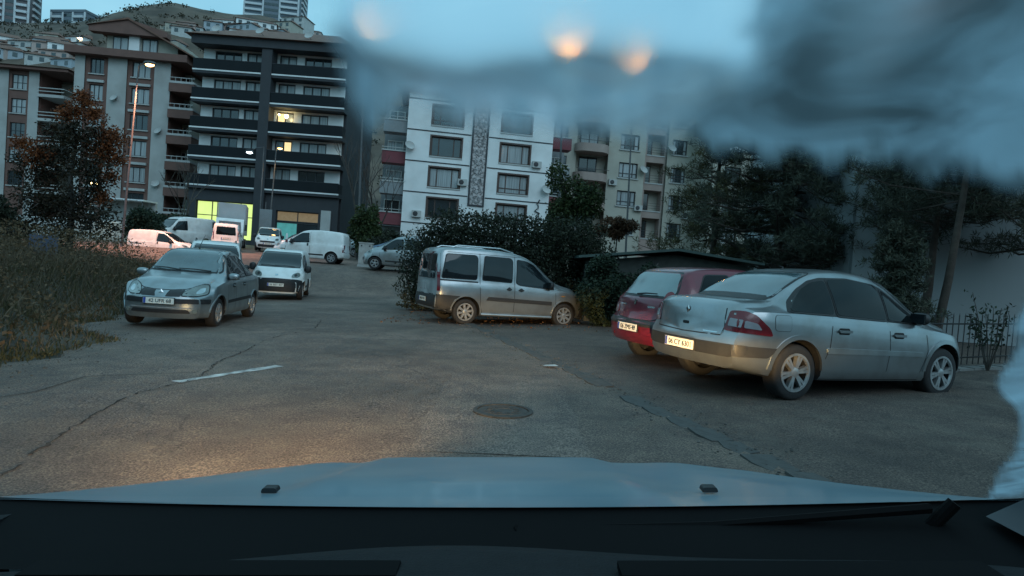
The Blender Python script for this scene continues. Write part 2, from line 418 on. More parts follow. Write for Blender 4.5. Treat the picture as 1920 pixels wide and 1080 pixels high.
# detail helpers: each returns a function (car, root)
def side_glass(poly, mat=None, r=.03, name='window', border=.018, sides='LR'):
    def f(c, r_):
        for v in sides:
            q = rp(poly, r); cx = sum(p[0] for p in q) / len(q); cz = sum(p[1] for p in q) / len(q)
            w_ = max(p[0] for p in q) - min(p[0] for p in q); h_ = max(p[1] for p in q) - min(p[1] for p in q)
            big = [(cx + (p[0] - cx) * (1 + 2 * border / w_), cz + (p[1] - cz) * (1 + 2 * border / h_)) for p in q]
            t = c.decal(name, v, big, m_rubber, r_, off=.009, cell=.05)
            c.decal('pane', v, q, mat or m_glass, t, off=.014, cell=.05)
    return f
def end_glass(view, poly, mat=None, r=.06, name='windscreen', border=.025):
    def f(c, r_):
        q = rp(poly, r); cx = sum(p[0] for p in q) / len(q); cz = sum(p[1] for p in q) / len(q)
        w_ = max(p[0] for p in q) - min(p[0] for p in q); h_ = max(p[1] for p in q) - min(p[1] for p in q)
        big = [(cx + (p[0] - cx) * (1 + 2 * border / w_), cz + (p[1] - cz) * (1 + 2 * border / h_)) for p in q]
        t = c.decal(name, view, big, m_rubber, r_, off=.003); c.decal('pane', view, q, mat or m_glass, t, off=.008)
    return f
def dec(name, view, poly, mat, r=.02, off=.006, label=None, sides=None, rim=.012, inner=()):
    def f(c, r_):
        for v in (sides or [view]):
            pl = poly
            if sides and v in ('FR', 'BR') and False: pl = poly
            t = c.decal(name, v, rp(pl, r) if r else pl, mat, r_, off=off, label=label, rim=rim)
            for nm, pl2, m2, r2, o2 in inner: c.decal(nm, v, rp(pl2, r2) if r2 else pl2, m2, t, off=o2)
    return f
def mir(poly): return [(-a, b) for a, b in poly][::-1]
def dec2(name, poly, mat, **k):                # mirrored pair on the front or rear
    view = k.pop('view'); inn = k.pop('inner', ())
    def f(c, r_):
        dec(name, view, poly, mat, inner=inn, **k)(c, r_)
        dec(name, view, mir(poly), mat, inner=[(a, mir(b), m2, r2, o2) for a, b, m2, r2, o2 in inn], **k)(c, r_)
    return f
def seam(view, pts, wd=.009, name='door_gap', mat=None, sides=None):
    def f(c, r_):
        for v in (sides or [view]): c.decal(name, v, strip_poly(pts, wd), mat or m_seam, r_, off=.0022, cell=.12, rim=0)
    return f
def handle(x, z, mat, L=.2, sides='LR'):
    def f(c, r_):
        for v in sides:
            p, nr = c.hit(v, x, z); sd = 1 if v == 'L' else -1
            b = MB(); b.prism(rp([(-L / 2, -.012), (L / 2, -.012), (L / 2, .018), (-L / 2, .018)], .012), .0, .018)
            o = b.build('door_handle', mat, r_, 30); o.location = (p.x, p.y + (.012 if sd > 0 else -.03), p.z)
            rec = c.decal('handle_recess', v, rp([(x - L * .45, z - .035), (x + L * .45, z - .035), (x + L * .45, z + .04), (x - L * .45, z + .04)], .03), m_seam, o, off=.0025, rim=0)
            rec.matrix_parent_inverse = Matrix.Translation(o.location).inverted()
    return f
def mirrors(x, z, mat, r=(.06, .11, .075), out=.09, sides='LR'):
    def f(c, r_):
        for v in sides:
            p, nr = c.hit(v, x, z); sd = 1 if v == 'L' else -1
            b = ellipsoid((0, 0, 0), r, 12, 8, .75); o = b.build('door_mirror', mat, r_, 60); o.location = (x, p.y + sd * out, z + .03)
            g = MB().box(-r[0] - .004, -r[0] * .6, -r[1] * .8, r[1] * .8, -r[2] * .75, r[2] * .75).build('mirror_glass', m_glass, o)
            MB().box(-.025, .025, -.1 if sd > 0 else 0, 0 if sd > 0 else .1, -.06, -.02).build('mirror_foot', m_plastic, o)
    return f
def rails(pts, y, mat):
    def f(c, r_):
        for sd in (-1, 1):
            P = []
            for x, dz in pts:
                d = c.bvh.ray_cast(Vector((x, sd * y, 4)), Vector((0, 0, -1))); P.append((x, sd * y, (d[0].z if d[0] else 1.8) + dz))
            MB().tube(P, .016, 8).build('roof_rail', mat, r_, 50)
    return f
def antenna(x, y=0., L=.35):
    def f(c, r_):
        d = c.bvh.ray_cast(Vector((x, y, 4)), Vector((0, 0, -1)))[0]
        MB().tube([(x, y, d.z - .01), (x + .03, y, d.z + .03), (x - L * .7, y, d.z + L * .75)], [.016, .009, .003], 6).build('antenna', m_plastic, r_, 50)
    return f
def wiper(view, p0, p1):
    def f(c, r_):
        a = c.hit(view, *p0); b = c.hit(view, *p1); mdl = c.hit(view, (p0[0] + p1[0]) / 2, (p0[1] + p1[1]) / 2)
        MB().tube([a[0] + a[1] * .03, mdl[0] + mdl[1] * .04, b[0] + b[1] * .025], [.014, .011, .008], 6).build('wiper', m_plastic, r_)
    return f
def num(view, z, txt, y=0.): return lambda c, r_: plate(c, r_, view, z, txt, y)
def diamond(view, z, h, y=0., mat=None):       # diamond-shaped badge: hollow rhombus
    def f(c, r_):
        p, nr = c.hit(view, y, z); sx = 1 if view == 'F' else -1
        b = MB(); o_ = [(0, h), (h * .72, 0), (0, -h), (-h * .72, 0)]; i_ = [(a * .45, q * .45) for a, q in o_]
        for k in range(4):
            a, q, cc, d = o_[k], o_[(k + 1) % 4], i_[(k + 1) % 4], i_[k]; 
            i0 = len(b.v); b.v += [(0, *a), (0, *q), (.008, *cc), (.008, *d)]; b.f.append((i0, i0 + 1, i0 + 2, i0 + 3))
            b.v += [(-.01, *d), (-.01, *cc)]; b.f.append((i0 + 3, i0 + 2, i0 + 5, i0 + 4))
        o = b.build('badge', mat or m_chrome, r_); o.location = (p.x + sx * .008, y, z); o.rotation_euler = (0, 0, 0 if sx > 0 else math.pi)
    return f
# ---- vehicle shapes (x forward from the rear axle, metres)
MEG = dict(xr=-.93, xf=3.30, wb=2.52, rw=.318, rim=.215, tw=.205, gap=.05, lip=.05, planf=.26, planr=.20,
  top=[(-.93, 1.00), (-.90, 1.045), (-.82, 1.075), (-.40, 1.10), (-.28, 1.115), (.0, 1.27), (.35, 1.435), (.62, 1.50), (1.0, 1.525), (1.35, 1.505), (1.62, 1.43), (2.25, 1.05), (2.4, .995), (2.85, .90), (3.2, .79), (3.30, .70)],
  sh=[(-.93, .90), (-.8, .965), (-.3, .975), (.4, .955), (1.2, .915), (2.1, .87), (2.8, .78), (3.3, .60)],
  bot=[(-.93, .33), (-.5, .27), (0, .22), (2.5, .20), (3.3, .24)],
  wid=[(-.93, .74), (-.8, .80), (-.5, .855), (0, .885), (1.2, .89), (2.5, .885), (2.9, .84), (3.15, .76), (3.3, .66)],
  roofw=[(-.93, .66), (-.45, .68), (-.25, .655), (.2, .575), (.7, .555), (1.4, .56), (1.8, .60), (2.3, .69), (2.8, .66), (3.3, .50)],
  nose=[(.2, -.06), (.4, .0), (.6, 0), (.8, -.12)], tail=[(.3, .07), (.42, .01), (.60, -.01), (.66, .01), (.70, .045), (.85, .06), (1.08, .11)])
CLI = dict(xr=-.86, xf=3.04, wb=2.30, rw=.285, rim=.178, tw=.185, gap=.05, lip=.02, planf=.34, planr=.18,
  top=[(-.86, .98), (-.82, 1.02), (-.3, 1.05), (-.18, 1.07), (.2, 1.33), (.5, 1.455), (.9, 1.50), (1.25, 1.48), (1.5, 1.405), (2.02, 1.02), (2.2, .965), (2.6, .88), (2.9, .775), (3.04, .66)],
  sh=[(-.86, .86), (-.3, .93), (.8, .91), (1.9, .87), (2.5, .78), (3.04, .56)],
  bot=[(-.86, .30), (0, .2), (2.4, .19), (3.04, .2)],
  wid=[(-.86, .70), (-.5, .79), (0, .82), (1.2, .825), (2.3, .82), (2.65, .79), (2.9, .72), (3.04, .64)],
  roofw=[(-.86, .6), (-.25, .62), (.2, .545), (.6, .53), (1.3, .53), (1.6, .565), (2.05, .66), (2.6, .62), (3.04, .46)],
  nose=[(.2, -.05), (.35, .0), (.56, 0), (.62, -.035), (.8, -.16)], tail=[(.3, .06), (.5, 0), (.6, .03), (1.0, .1)])
DOB = dict(xr=-.78, xf=3.50, wb=2.70, rw=.312, rim=.205, tw=.19, gap=.05, lip=.03, planf=.25, planr=.06,
  top=[(-.78, 1.66), (-.76, 1.74), (-.70, 1.79), (-.4, 1.825), (.6, 1.845), (1.15, 1.82), (1.55, 1.735), (1.8, 1.62), (2.45, 1.14), (2.62, 1.085), (3.1, .985), (3.4, .865), (3.50, .74)],
  sh=[(-.78, .99), (.5, 1.0), (1.8, .985), (2.4, .95), (3.0, .84), (3.5, .62)],
  bot=[(-.78, .34), (-.4, .27), (0, .23), (2.6, .22), (3.5, .25)],
  wid=[(-.78, .78), (-.7, .825), (-.5, .85), (0, .862), (2.6, .86), (3.0, .83), (3.3, .76), (3.5, .66)],
  roofw=[(-.78, .66), (-.6, .70), (.5, .71), (1.4, .69), (1.9, .69), (2.4, .73), (3.0, .67), (3.5, .5)],
  nose=[(.2, -.06), (.4, 0), (.62, 0), (.75, -.05), (.95, -.16)], tail=[(.3, .05), (.45, -.02), (.62, -.02), (.68, .0), (1.1, .01), (1.8, .07)])
FIO = dict(xr=-.66, xf=3.16, wb=2.51, rw=.30, rim=.19, tw=.185, gap=.05, lip=.02, planf=.36, planr=.05,
  top=[(-.66, 1.50), (-.64, 1.58), (-.56, 1.655), (-.2, 1.70), (.6, 1.73), (1.2, 1.705), (1.5, 1.64), (1.72, 1.53), (2.36, 1.14), (2.52, 1.09), (2.9, .98), (3.08, .86), (3.16, .74)],
  sh=[(-.66, .96), (.6, .98), (1.8, .96), (2.3, .93), (2.8, .80), (3.16, .60)],
  bot=[(-.66, .34), (0, .22), (2.5, .22), (3.16, .22)],
  wid=[(-.66, .78), (-.5, .835), (0, .855), (2.4, .85), (2.75, .82), (3.0, .74), (3.16, .64)],
  roofw=[(-.66, .66), (-.4, .70), (.8, .70), (1.4, .66), (1.9, .68), (2.35, .73), (2.8, .66), (3.16, .5)],
  nose=[(.2, -.03), (.4, 0), (.68, 0), (.74, -.03), (.95, -.16)], tail=[(.3, .03), (.45, -.02), (.6, 0), (1.6, .06)])
P37 = dict(xr=-.76, xf=3.34, wb=2.55, rw=.31, rim=.2, tw=.195, gap=.05, lip=.02, planf=.26, planr=.22,
  top=[(-.76, .97), (-.72, 1.02), (-.55, 1.19), (-.34, 1.375), (-.22, 1.435), (.1, 1.485), (.7, 1.51), (1.3, 1.47), (1.6, 1.38), (2.3, 1.03), (2.5, .97), (3.0, .84), (3.25, .72), (3.34, .64)],
  sh=[(-.76, .88), (-.6, .95), (0, .965), (1, .94), (2.1, .88), (2.9, .76), (3.34, .56)],
  bot=[(-.76, .33), (0, .22), (2.5, .2), (3.34, .24)],
  wid=[(-.76, .745), (-.6, .80), (-.3, .85), (0, .87), (1.2, .875), (2.5, .87), (3.0, .80), (3.34, .62)],
  roofw=[(-.76, .63), (-.4, .585), (0, .575), (.7, .58), (1.4, .56), (1.8, .6), (2.3, .68), (3.0, .62), (3.34, .45)],
  nose=[(.2, -.05), (.4, 0), (.6, 0), (.8, -.12)], tail=[(.3, .05), (.42, -.03), (.64, -.05), (.68, .02), (.95, .05), (1.2, .08), (1.5, .05)])
TRN = dict(xr=-1.0, xf=3.9, wb=3.1, rw=.34, rim=.2, tw=.2, gap=.06, lip=.02, planf=.3, planr=.05,
  top=[(-1, 2.1), (-.95, 2.22), (-.5, 2.3), (1.2, 2.3), (1.9, 2.2), (2.2, 2.02), (2.9, 1.36), (3.1, 1.27), (3.6, 1.1), (3.82, .96), (3.9, .8)],
  sh=[(-1, 1.15), (2.2, 1.15), (2.9, 1.08), (3.5, .9), (3.9, .66)], bot=[(-1, .4), (0, .3), (3, .28), (3.9, .3)],
  wid=[(-1, .93), (-.8, .98), (3, .97), (3.5, .9), (3.9, .72)], roofw=[(-1, .8), (-.5, .84), (1.8, .82), (2.3, .8), (2.9, .84), (3.5, .74), (3.9, .55)],
  nose=[(.2, -.05), (.5, 0), (.8, -.03), (1.2, -.15)], tail=[(.3, 0), (1, 0), (2.2, .08)])

def van_glass(dob):
    k = [end_glass('F', [(-.66, 1.13), (.66, 1.13), (.58, 1.62), (-.58, 1.62)], r=.08)]
    return k
# ---- 1. silver saloon, right foreground
meg = build_car('saloon_car', 'silver four-door saloon parked nearest on the right beside the railing', 'car', MEG, (2.9, 7.62, .065, 22.9), m_silver, [
  dec('window_surround', 'R', [(-.17, .985), (.6, .965), (2.12, .91), (2.02, 1.02), (1.58, 1.335), (1.44, 1.38), (.98, 1.425), (.55, 1.405), (.36, 1.36), (.16, 1.255), (-.06, 1.11)], m_rubber, .03, .0028), side_glass([(-.12, 1.0), (.55, .985), (.60, 1.375), (.40, 1.34), (.2, 1.245), (.02, 1.115)], m_tint, .05),
  side_glass([(.60, .98), (1.43, .955), (1.46, 1.36), (.98, 1.405), (.64, 1.385)], m_tint, .05),
  side_glass([(1.47, .955), (2.08, .925), (2.0, 1.0), (1.54, 1.315)], m_tint, .04),
  end_glass('B', [(-.58, 1.125), (.58, 1.125), (.49, 1.435), (-.49, 1.435)], m_dimglass, r=.07, name='rear_window'),
  end_glass('F', [(-.66, 1.06), (.66, 1.06), (.52, 1.43), (-.52, 1.43)]),
  # boot lid shut lines, bumper trim, lamps
  seam('B', [(-.56, .985), (-.575, .78), (-.55, .685), (0, .672), (.55, .685), (.575, .78), (.56, .985)], .012, 'boot_gap'),
  dec('bumper_trim', 'B', [(-.79, .50), (-.70, .46), (.70, .46), (.79, .50), (.80, .60), (-.80, .60)], m_plastic, .03, .012),
  dec('bumper_trim', 'BR', [(-.14, .60), (.40, .585), (.30, .475), (-.14, .47)], m_plastic, .02, .011),
  dec('bumper_trim', 'BL', [(-.14, .60), (.40, .585), (.30, .475), (-.14, .47)], m_plastic, .02, .011),
  dec('tail_lamp', 'BR', [(-.175, .745), (.335, .715), (.30, .80), (.16, .93), (.05, .965), (-.115, .965)], m_red, .03, .012, inner=[
      ('clear_lens', [(-.13, .80), (.0, .79), (.02, .875), (-.11, .885)], m_white_lens, .01, .018), ('reversing_lens', [(.03, .79), (.22, .775), (.17, .845), (.04, .87)], m_white_lens, .02, .018)]),
  dec('tail_lamp', 'BL', [(-.175, .745), (.335, .715), (.30, .80), (.16, .93), (.05, .965), (-.115, .965)], m_red, .03, .012, inner=[
      ('clear_lens', [(-.13, .80), (.0, .79), (.02, .875), (-.11, .885)], m_white_lens, .01, .018)]),
  num('B', .525, '06 CY 6301'), diamond('B', .93, .05), dec('boot_handle', 'B', [(-.05, .755), (.05, .755), (.05, .79), (-.05, .79)], m_seam, .015),
  dec('model_lettering', 'B', [(-.50, .70), (-.30, .70), (-.30, .715), (-.50, .715)], m_chrome, .004, .004),
  dec('side_moulding', 'R', [(.42, .545), (2.08, .525), (2.08, .585), (.42, .61)], m_greysil, .02, .014), dec('side_moulding', 'L', [(.42, .545), (2.08, .525), (2.08, .585), (.42, .61)], m_greysil, .02, .014),
  seam('R', [(.50, .955), (.46, .6), (.36, .40)], sides='LR'), seam('R', [(1.45, .935), (1.47, .6), (1.44, .26)], sides='LR'), seam('R', [(2.12, .90), (2.17, .6), (2.10, .42), (2.04, .26)], sides='LR'),
  seam('R', [(.36, .245), (2.06, .235)], sides='LR'),
  handle(.68, .80, m_silver), handle(1.62, .775, m_silver),
  dec('fuel_flap', 'R', [(-.36, .78), (-.14, .78), (-.14, .95), (-.36, .95)], m_silver, .04, .004, rim=.002), seam('R', rp([(-.36, .78), (-.14, .78), (-.14, .95), (-.36, .95)], .04) + [(-.36, .82)], .008, 'flap_gap'),
  mirrors(1.98, .97, m_plastic), antenna(.55, 0, .06),
  dec2('headlamp', [(.42, .62), (.70, .66), (.72, .78), (.48, .74)], m_lens, view='F'), dec('grille', 'F', [(-.36, .60), (.36, .60), (.38, .70), (-.38, .70)], m_plastic),
], wheel=('twin', 6))

# ---- 2. maroon hatchback
p37 = build_car('hatchback_car', 'maroon hatchback parked nose-in between silver saloon and silver van', 'car', P37, (2.62, 9.72, -.02, 21), m_maroon, [
  end_glass('B', [(-.62, 1.035), (.62, 1.035), (.50, 1.37), (-.50, 1.37)], m_dewglass, r=.09, name='rear_window', border=.03),
  side_glass([(-.25, 1.03), (.35, 1.01), (.40, 1.39), (.0, 1.37)], m_tint, .06), side_glass([(.45, 1.005), (1.2, .98), (1.25, 1.39), (.5, 1.4)], m_tint, .05), side_glass([(1.28, .975), (2.05, .93), (1.6, 1.27), (1.32, 1.37)], m_tint, .04),
  end_glass('F', [(-.64, 1.06), (.64, 1.06), (.52, 1.4), (-.52, 1.4)]),
  dec('bumper_trim', 'B', [(-.78, .60), (-.62, .585), (.62, .585), (.78, .60), (.78, .665), (-.78, .665)], m_plastic, .015, .012), dec('bumper_trim', 'BL', [(-.1, .60), (.28, .60), (.25, .665), (-.1, .665)], m_plastic, .015, .012),
  seam('B', [(-.64, 1.0), (-.60, .74), (-.40, .68), (0, .672), (.40, .68), (.60, .74), (.64, 1.0)], .012, 'tailgate_gap'),
  num('B', .555, '06 ZMS 48'), wiper('B', (.02, 1.02), (-.38, 1.05)),
  dec('badge', 'B', [(-.012, .885), (.03, .885), (.035, .93), (.01, .965), (-.03, .955)], m_chrome, .01, .008),
  dec('model_lettering', 'B', [(-.44, .86), (-.30, .86), (-.30, .885), (-.44, .885)], m_chrome, .004, .005), dec('maker_lettering', 'B', [(.26, .865), (.46, .865), (.46, .885), (.26, .885)], m_chrome, .004, .005),
  dec('tail_lamp', 'BL', [(-.10, .74), (.16, .74), (.18, .96), (.05, 1.12), (-.03, 1.08)], m_red, .04, .012), dec('tail_lamp', 'BR', [(-.10, .74), (.16, .74), (.18, .96), (.05, 1.12), (-.03, 1.08)], m_red, .04, .012),
  dec('reflector', 'B', [(-.70, .40), (-.50, .40), (-.50, .445), (-.70, .445)], m_red, .015), dec('reflector', 'B', [(.50, .40), (.70, .40), (.70, .445), (.50, .445)], m_red, .015),
  seam('R', [(.42, .98), (.42, .6), (.36, .4)], sides='LR'), seam('R', [(1.26, .95), (1.28, .3)], sides='LR'), mirrors(1.95, .98, m_maroon), handle(.6, .82, m_maroon), handle(1.5, .8, m_maroon),
], wheel=('plain', 7), scale=1.05)

# ---- 3. silver people carrier across the middle
slot = lambda c, r_: [c.decal('door_rail', v, strip_poly([(-.70, 1.045), (.28, 1.03)], .035), m_plastic, r_, off=.006) for v in 'LR']
dob = build_car('people_carrier', 'silver high-roofed people carrier with roof rails parked in front of dark hedge', 'van', DOB, (-1.42, 15.25, -.09, 25.5), m_silver2, [
  side_glass([(-.62, 1.10), (.24, 1.10), (.26, 1.60), (.20, 1.66), (-.52, 1.65)], None, .06), side_glass([(.40, 1.10), (1.17, 1.08), (1.19, 1.60), (1.12, 1.655), (.45, 1.66)], None, .05),
  side_glass([(1.30, 1.07), (1.40, 1.02), (2.36, .965), (2.28, 1.10), (1.78, 1.53), (1.60, 1.60), (1.32, 1.63)], None, .05),
  end_glass('F', [(-.70, 1.17), (.70, 1.17), (.60, 1.68), (-.60, 1.68)]), end_glass('B', [(-.62, 1.08), (.62, 1.08), (.58, 1.62), (-.58, 1.62)], name='rear_window'), slot,
  dec('bumper', 'R', [(-.80, .30), (-.32, .30), (-.37, .45), (-.30, .60), (-.14, .68), (-.62, .70), (-.80, .70)], m_plastic, .03, .012), dec('bumper', 'L', [(-.80, .30), (-.32, .30), (-.37, .45), (-.30, .60), (-.14, .68), (-.62, .70), (-.80, .70)], m_plastic, .03, .012),
  dec('bumper', 'B', [(-.80, .32), (.80, .32), (.80, .68), (-.80, .68)], m_plastic, .03, .014), dec('bumper', 'F', [(-.74, .28), (.74, .28), (.72, .66), (-.72, .66)], m_plastic, .05, .014),
  dec('tail_lamp', 'R', [(-.79, .78), (-.66, .78), (-.66, 1.66), (-.72, 1.70), (-.79, 1.6)], m_red, .02, .006), dec('tail_lamp', 'L', [(-.79, .78), (-.66, .78), (-.66, 1.66), (-.72, 1.70), (-.79, 1.6)], m_red, .02, .006),
  dec('side_moulding', 'R', [(.50, .61), (2.30, .56), (2.30, .655), (.56, .70)], m_plastic, .02, .016), dec('side_moulding', 'L', [(.50, .61), (2.30, .56), (2.30, .655), (.56, .70)], m_plastic, .02, .016),
  seam('R', [(.31, 1.72), (.33, .9), (.36, .50), (.42, .30)], .012, sides='LR'), seam('R', [(1.25, 1.74), (1.25, .28)], .012, sides='LR'), seam('R', [(2.40, .98), (2.42, .6), (2.30, .3)], .012, sides='LR'),
  seam('R', [(-.6, 1.705), (1.4, 1.70)], .008, 'roof_gutter', sides='LR'),
  dec('door_handle', 'R', [(1.02, .90), (1.10, .86), (1.18, .90), (1.10, .96)], m_plastic, .02, .014), dec('door_handle', 'R', [(1.34, .895), (1.43, .85), (1.52, .89), (1.43, .95)], m_plastic, .02, .014),
  rails([(-.35, .01), (-.22, .06), (.9, .065), (1.25, .01)], .60, m_chrome), mirrors(2.22, 1.03, m_plastic, (.07, .10, .10)), dec('side_lamp', 'R', [(2.58, .79), (2.68, .79), (2.68, .81), (2.58, .81)], m_amber, .006),
  dec2('headlamp', [(.40, .72), (.70, .74), (.72, .92), (.50, .88)], m_lens, view='F'), antenna(1.1, 0, .3), num('B', .55, '06 BV 724'),
  lambda c, r_: MB().tube([(.38, -.86, .27), (1.3, -.875, .265), (2.3, -.865, .26)], .035, 8).build('sill', m_silver2, r_, 50),
], wheel=('alloy', 8))

# ---- 4. grey-silver small saloon facing us, left
cli = build_car('small_saloon_car', 'grey-silver small saloon facing the camera beside the tall weeds', 'car', CLI, (-6.70, 13.95, -.225, -82), m_greysil, [
  end_glass('F', [(-.66, 1.045), (.66, 1.045), (.50, 1.44), (-.50, 1.44)], m_dimglass, r=.06),
  end_glass('B', [(-.55, 1.08), (.55, 1.08), (.47, 1.41), (-.47, 1.41)], name='rear_window'),
  side_glass([(-.05, .99), (.58, .965), (.61, 1.36), (.40, 1.29), (.18, 1.15)], None, .04), side_glass([(.68, .96), (1.34, .945), (1.355, 1.32), (1.2, 1.365), (.70, 1.37)], None, .04), side_glass([(1.38, .945), (1.82, .925), (1.62, 1.10), (1.40, 1.265)], None, .02),
  dec2('headlamp', [(.33, .605), (.56, .60), (.705, .64), (.69, .80), (.60, .845), (.46, .78), (.35, .68)], m_rubber, view='F', r=.04, off=.008, inner=[('lens', shrink([(.33, .605), (.56, .60), (.705, .64), (.69, .80), (.60, .845), (.46, .78), (.35, .68)], .9), m_lens, .04, .012), ('reflector_bowl', [(.52, .64), (.64, .66), (.63, .77), (.54, .73)], m_chrome, .05, .016)]),
  dec2('grille', [(.085, .595), (.325, .60), (.36, .715), (.125, .715)], m_plastic, view='F', r=.012, off=.006), diamond('F', .665, .062),
  seam('F', [(-.66, .83), (-.36, .73), (-.13, .71), (.13, .71), (.36, .73), (.66, .83)], .010, 'bonnet_gap'),
  dec('bumper_strip', 'F', [(-.74, .475), (.74, .475), (.74, .56), (-.74, .56)], m_plastic, .02, .012),
  dec('lower_grille', 'F', [(-.50, .30), (.50, .30), (.46, .365), (-.46, .365)], m_plastic, .02, .010), dec('chrome_strip', 'F', [(-.50, .385), (.50, .385), (.50, .402), (-.50, .402)], m_steel, .006, .012),
  dec2('fog_lamp', [(.52, .30), (.60, .30), (.60, .38), (.52, .38)], m_lens, view='F', r=.045, off=.012), num('F', .515, '42 UFR 68'),
  seam('L', [(.64, .95), (.62, .6), (.46, .32)], sides='LR'), seam('L', [(1.36, .93), (1.38, .25)], sides='LR'), seam('L', [(1.86, .90), (1.88, .6), (1.82, .28)], sides='LR'),
  handle(.80, .80, m_greysil), handle(1.50, .79, m_greysil), mirrors(1.72, .94, m_greysil, (.065, .11, .07), .10), antenna(1.2, 0, .4),
  dec('side_moulding', 'L', [(.30, .47), (1.85, .45), (1.85, .51), (.30, .54)], m_plastic, .01, .010), dec('side_moulding', 'R', [(.30, .47), (1.85, .45), (1.85, .51), (.30, .54)], m_plastic, .01, .010),
  wiper('F', (.50, 1.035), (-.10, 1.06)), wiper('F', (-.05, 1.03), (-.58, 1.07)),
  dec('tail_lamp', 'BL', [(-.06, .70), (.14, .70), (.14, .90), (-.06, .92)], m_red), dec('tail_lamp', 'BR', [(-.06, .70), (.14, .70), (.14, .90), (-.06, .92)], m_red),
  lambda c, r_: [MB().box(.45, .55, y - .2, y + .2, .85, 1.22).build('seat_back', m_plastic, r_) for y in (-.33, .33)],
], wheel=('plain', 7))

# ---- small delivery vans of one shape
def fio_det(txt, passenger=False, black=True, lamp_amber=False):
    D = [end_glass('F', [(-.71, 1.10), (.71, 1.10), (.60, 1.585), (-.60, 1.585)], r=.08),
      side_glass([(1.18, 1.05), (2.22, .99), (2.12, 1.13), (1.72, 1.42), (1.56, 1.50), (1.22, 1.53)], None, .05),
      dec2('headlamp', [(.46, .755), (.66, .755), (.73, .83), (.70, .92), (.60, .93), (.48, .86)], m_lens, view='F', r=.05, off=.012, inner=[('reflector_bowl', [(.54, .79), (.63, .79), (.63, .88), (.54, .88)], m_plastic, .05, .016)]),
      dec('badge', 'F', [(-.05, .80), (.05, .80), (.05, .86), (-.05, .86)], m_chrome, .03), num('F', .50, txt),
      seam('L', [(1.14, 1.6), (1.12, .3)], .012, sides='LR'), seam('L', [(2.28, .95), (2.30, .3)], .012, sides='LR'), dec('door_handle', 'L', [(1.20, .86), (1.28, .86), (1.28, 1.0), (1.20, 1.0)], m_plastic, .02, .012), dec('door_handle', 'R', [(1.20, .86), (1.28, .86), (1.28, 1.0), (1.20, 1.0)], m_plastic, .02, .012),
      dec('side_moulding', 'L', [(.42, .40), (2.02, .40), (2.02, .47), (.42, .47)], m_plastic, .01, .012), dec('side_moulding', 'R', [(.42, .40), (2.02, .40), (2.02, .47), (.42, .47)], m_plastic, .01, .012),
      mirrors(2.05, 1.02, m_plastic, (.075, .11, .13), .12), antenna(1.2, 0, .22), wiper('F', (.5, 1.09), (-.15, 1.12)), wiper('F', (-.1, 1.08), (-.6, 1.12)),
      dec('tail_lamp', 'L', [(-.66, .62), (-.56, .62), (-.56, 1.02), (-.66, 1.02)], m_red, .02, .01), dec('tail_lamp', 'R', [(-.66, .62), (-.56, .62), (-.56, 1.02), (-.66, 1.02)], m_red, .02, .01)]
    if black:
        D += [dec('bumper', 'F', [(-.80, .20), (.80, .20), (.80, .66), (.62, .70), (0, .72), (-.62, .70), (-.80, .66)], m_plastic, .05, .012), dec('bumper', 'FL', [(-.26, .20), (.34, .20), (.26, .64), (-.26, .69)], m_plastic, .04, .011), dec('bumper', 'FR', [(-.26, .20), (.34, .20), (.26, .64), (-.26, .69)], m_plastic, .04, .011)]
    if passenger:
        D += [side_glass([(.32, 1.07), (1.04, 1.06), (1.06, 1.52), (.36, 1.53)], None, .05), side_glass([(-.46, 1.08), (.2, 1.07), (.22, 1.52), (-.40, 1.50)], None, .05)]
    return D
build_car('delivery_van', 'small white van with black bumper facing the camera behind the grey saloon', 'van', FIO, (-8.62, 23.45, -.27, -76), m_white, fio_det('06 BET 407'), wheel=('plain', 6))
def on_road(px, py, d, rz):
    p = at(px, py, d); return (p.x, p.y, road_z(p.x, p.y), rz)
build_car('delivery_van', 'plain white panel van side-on to the left of the grey cabinet', 'van', FIO, on_road(627, 490, 33, 183), m_white, fio_det('06 CVK 51', black=False), wheel=('plain', 6))
build_car('small_estate_van', 'silver small van with side windows half hidden by hedge, right of cabinet', 'van', FIO, on_road(803, 495, 30.5, 184), m_silver2, fio_det('06 AZ 3318', True, False) + [rails([(-.4, .01), (-.3, .05), (.9, .05), (1.1, .01)], .58, m_silver2)], wheel=('twin', 5))
# vans standing along the far street
build_car('panel_van', 'white panel van glowing pink in lamplight left of the parked saloon', 'van', FIO, (at(268, 470, 39).x, 39, .42, 5), m_white, [d for d in fio_det('06 YT 902', black=False)] + [
  dec('side_panel', 'R', [(-.42, .92), (.95, .92), (.98, 1.46), (-.34, 1.46)], m_white, .06, .014, rim=.01), dec('side_slot', 'R', [(-.40, .80), (.30, .80), (.30, .86), (-.40, .86)], m_plastic, .02, .012)], wheel=('plain', 6), cheap=True)
build_car('high_roof_van', 'tall white van with dark windscreen left of the lit shop', 'van', TRN, (at(372, 450, 49).x, 49, 1.25, 240), m_white, [
  end_glass('F', [(-.82, 1.34), (.82, 1.34), (.70, 2.02), (-.70, 2.02)]), side_glass([(1.5, 1.25), (2.7, 1.2), (2.2, 1.85), (1.55, 1.95)], None, .05), dec('grille', 'F', [(-.5, .8), (.5, .8), (.5, .95), (-.5, .95)], m_plastic), dec2('headlamp', [(.5, .85), (.75, .88), (.72, 1.1), (.55, 1.05)], m_lens, view='F'),
  mirrors(2.6, 1.25, m_plastic, (.08, .12, .17), .15), num('F', .6, '06 DK 118')], wheel=('plain', 6), cheap=True)
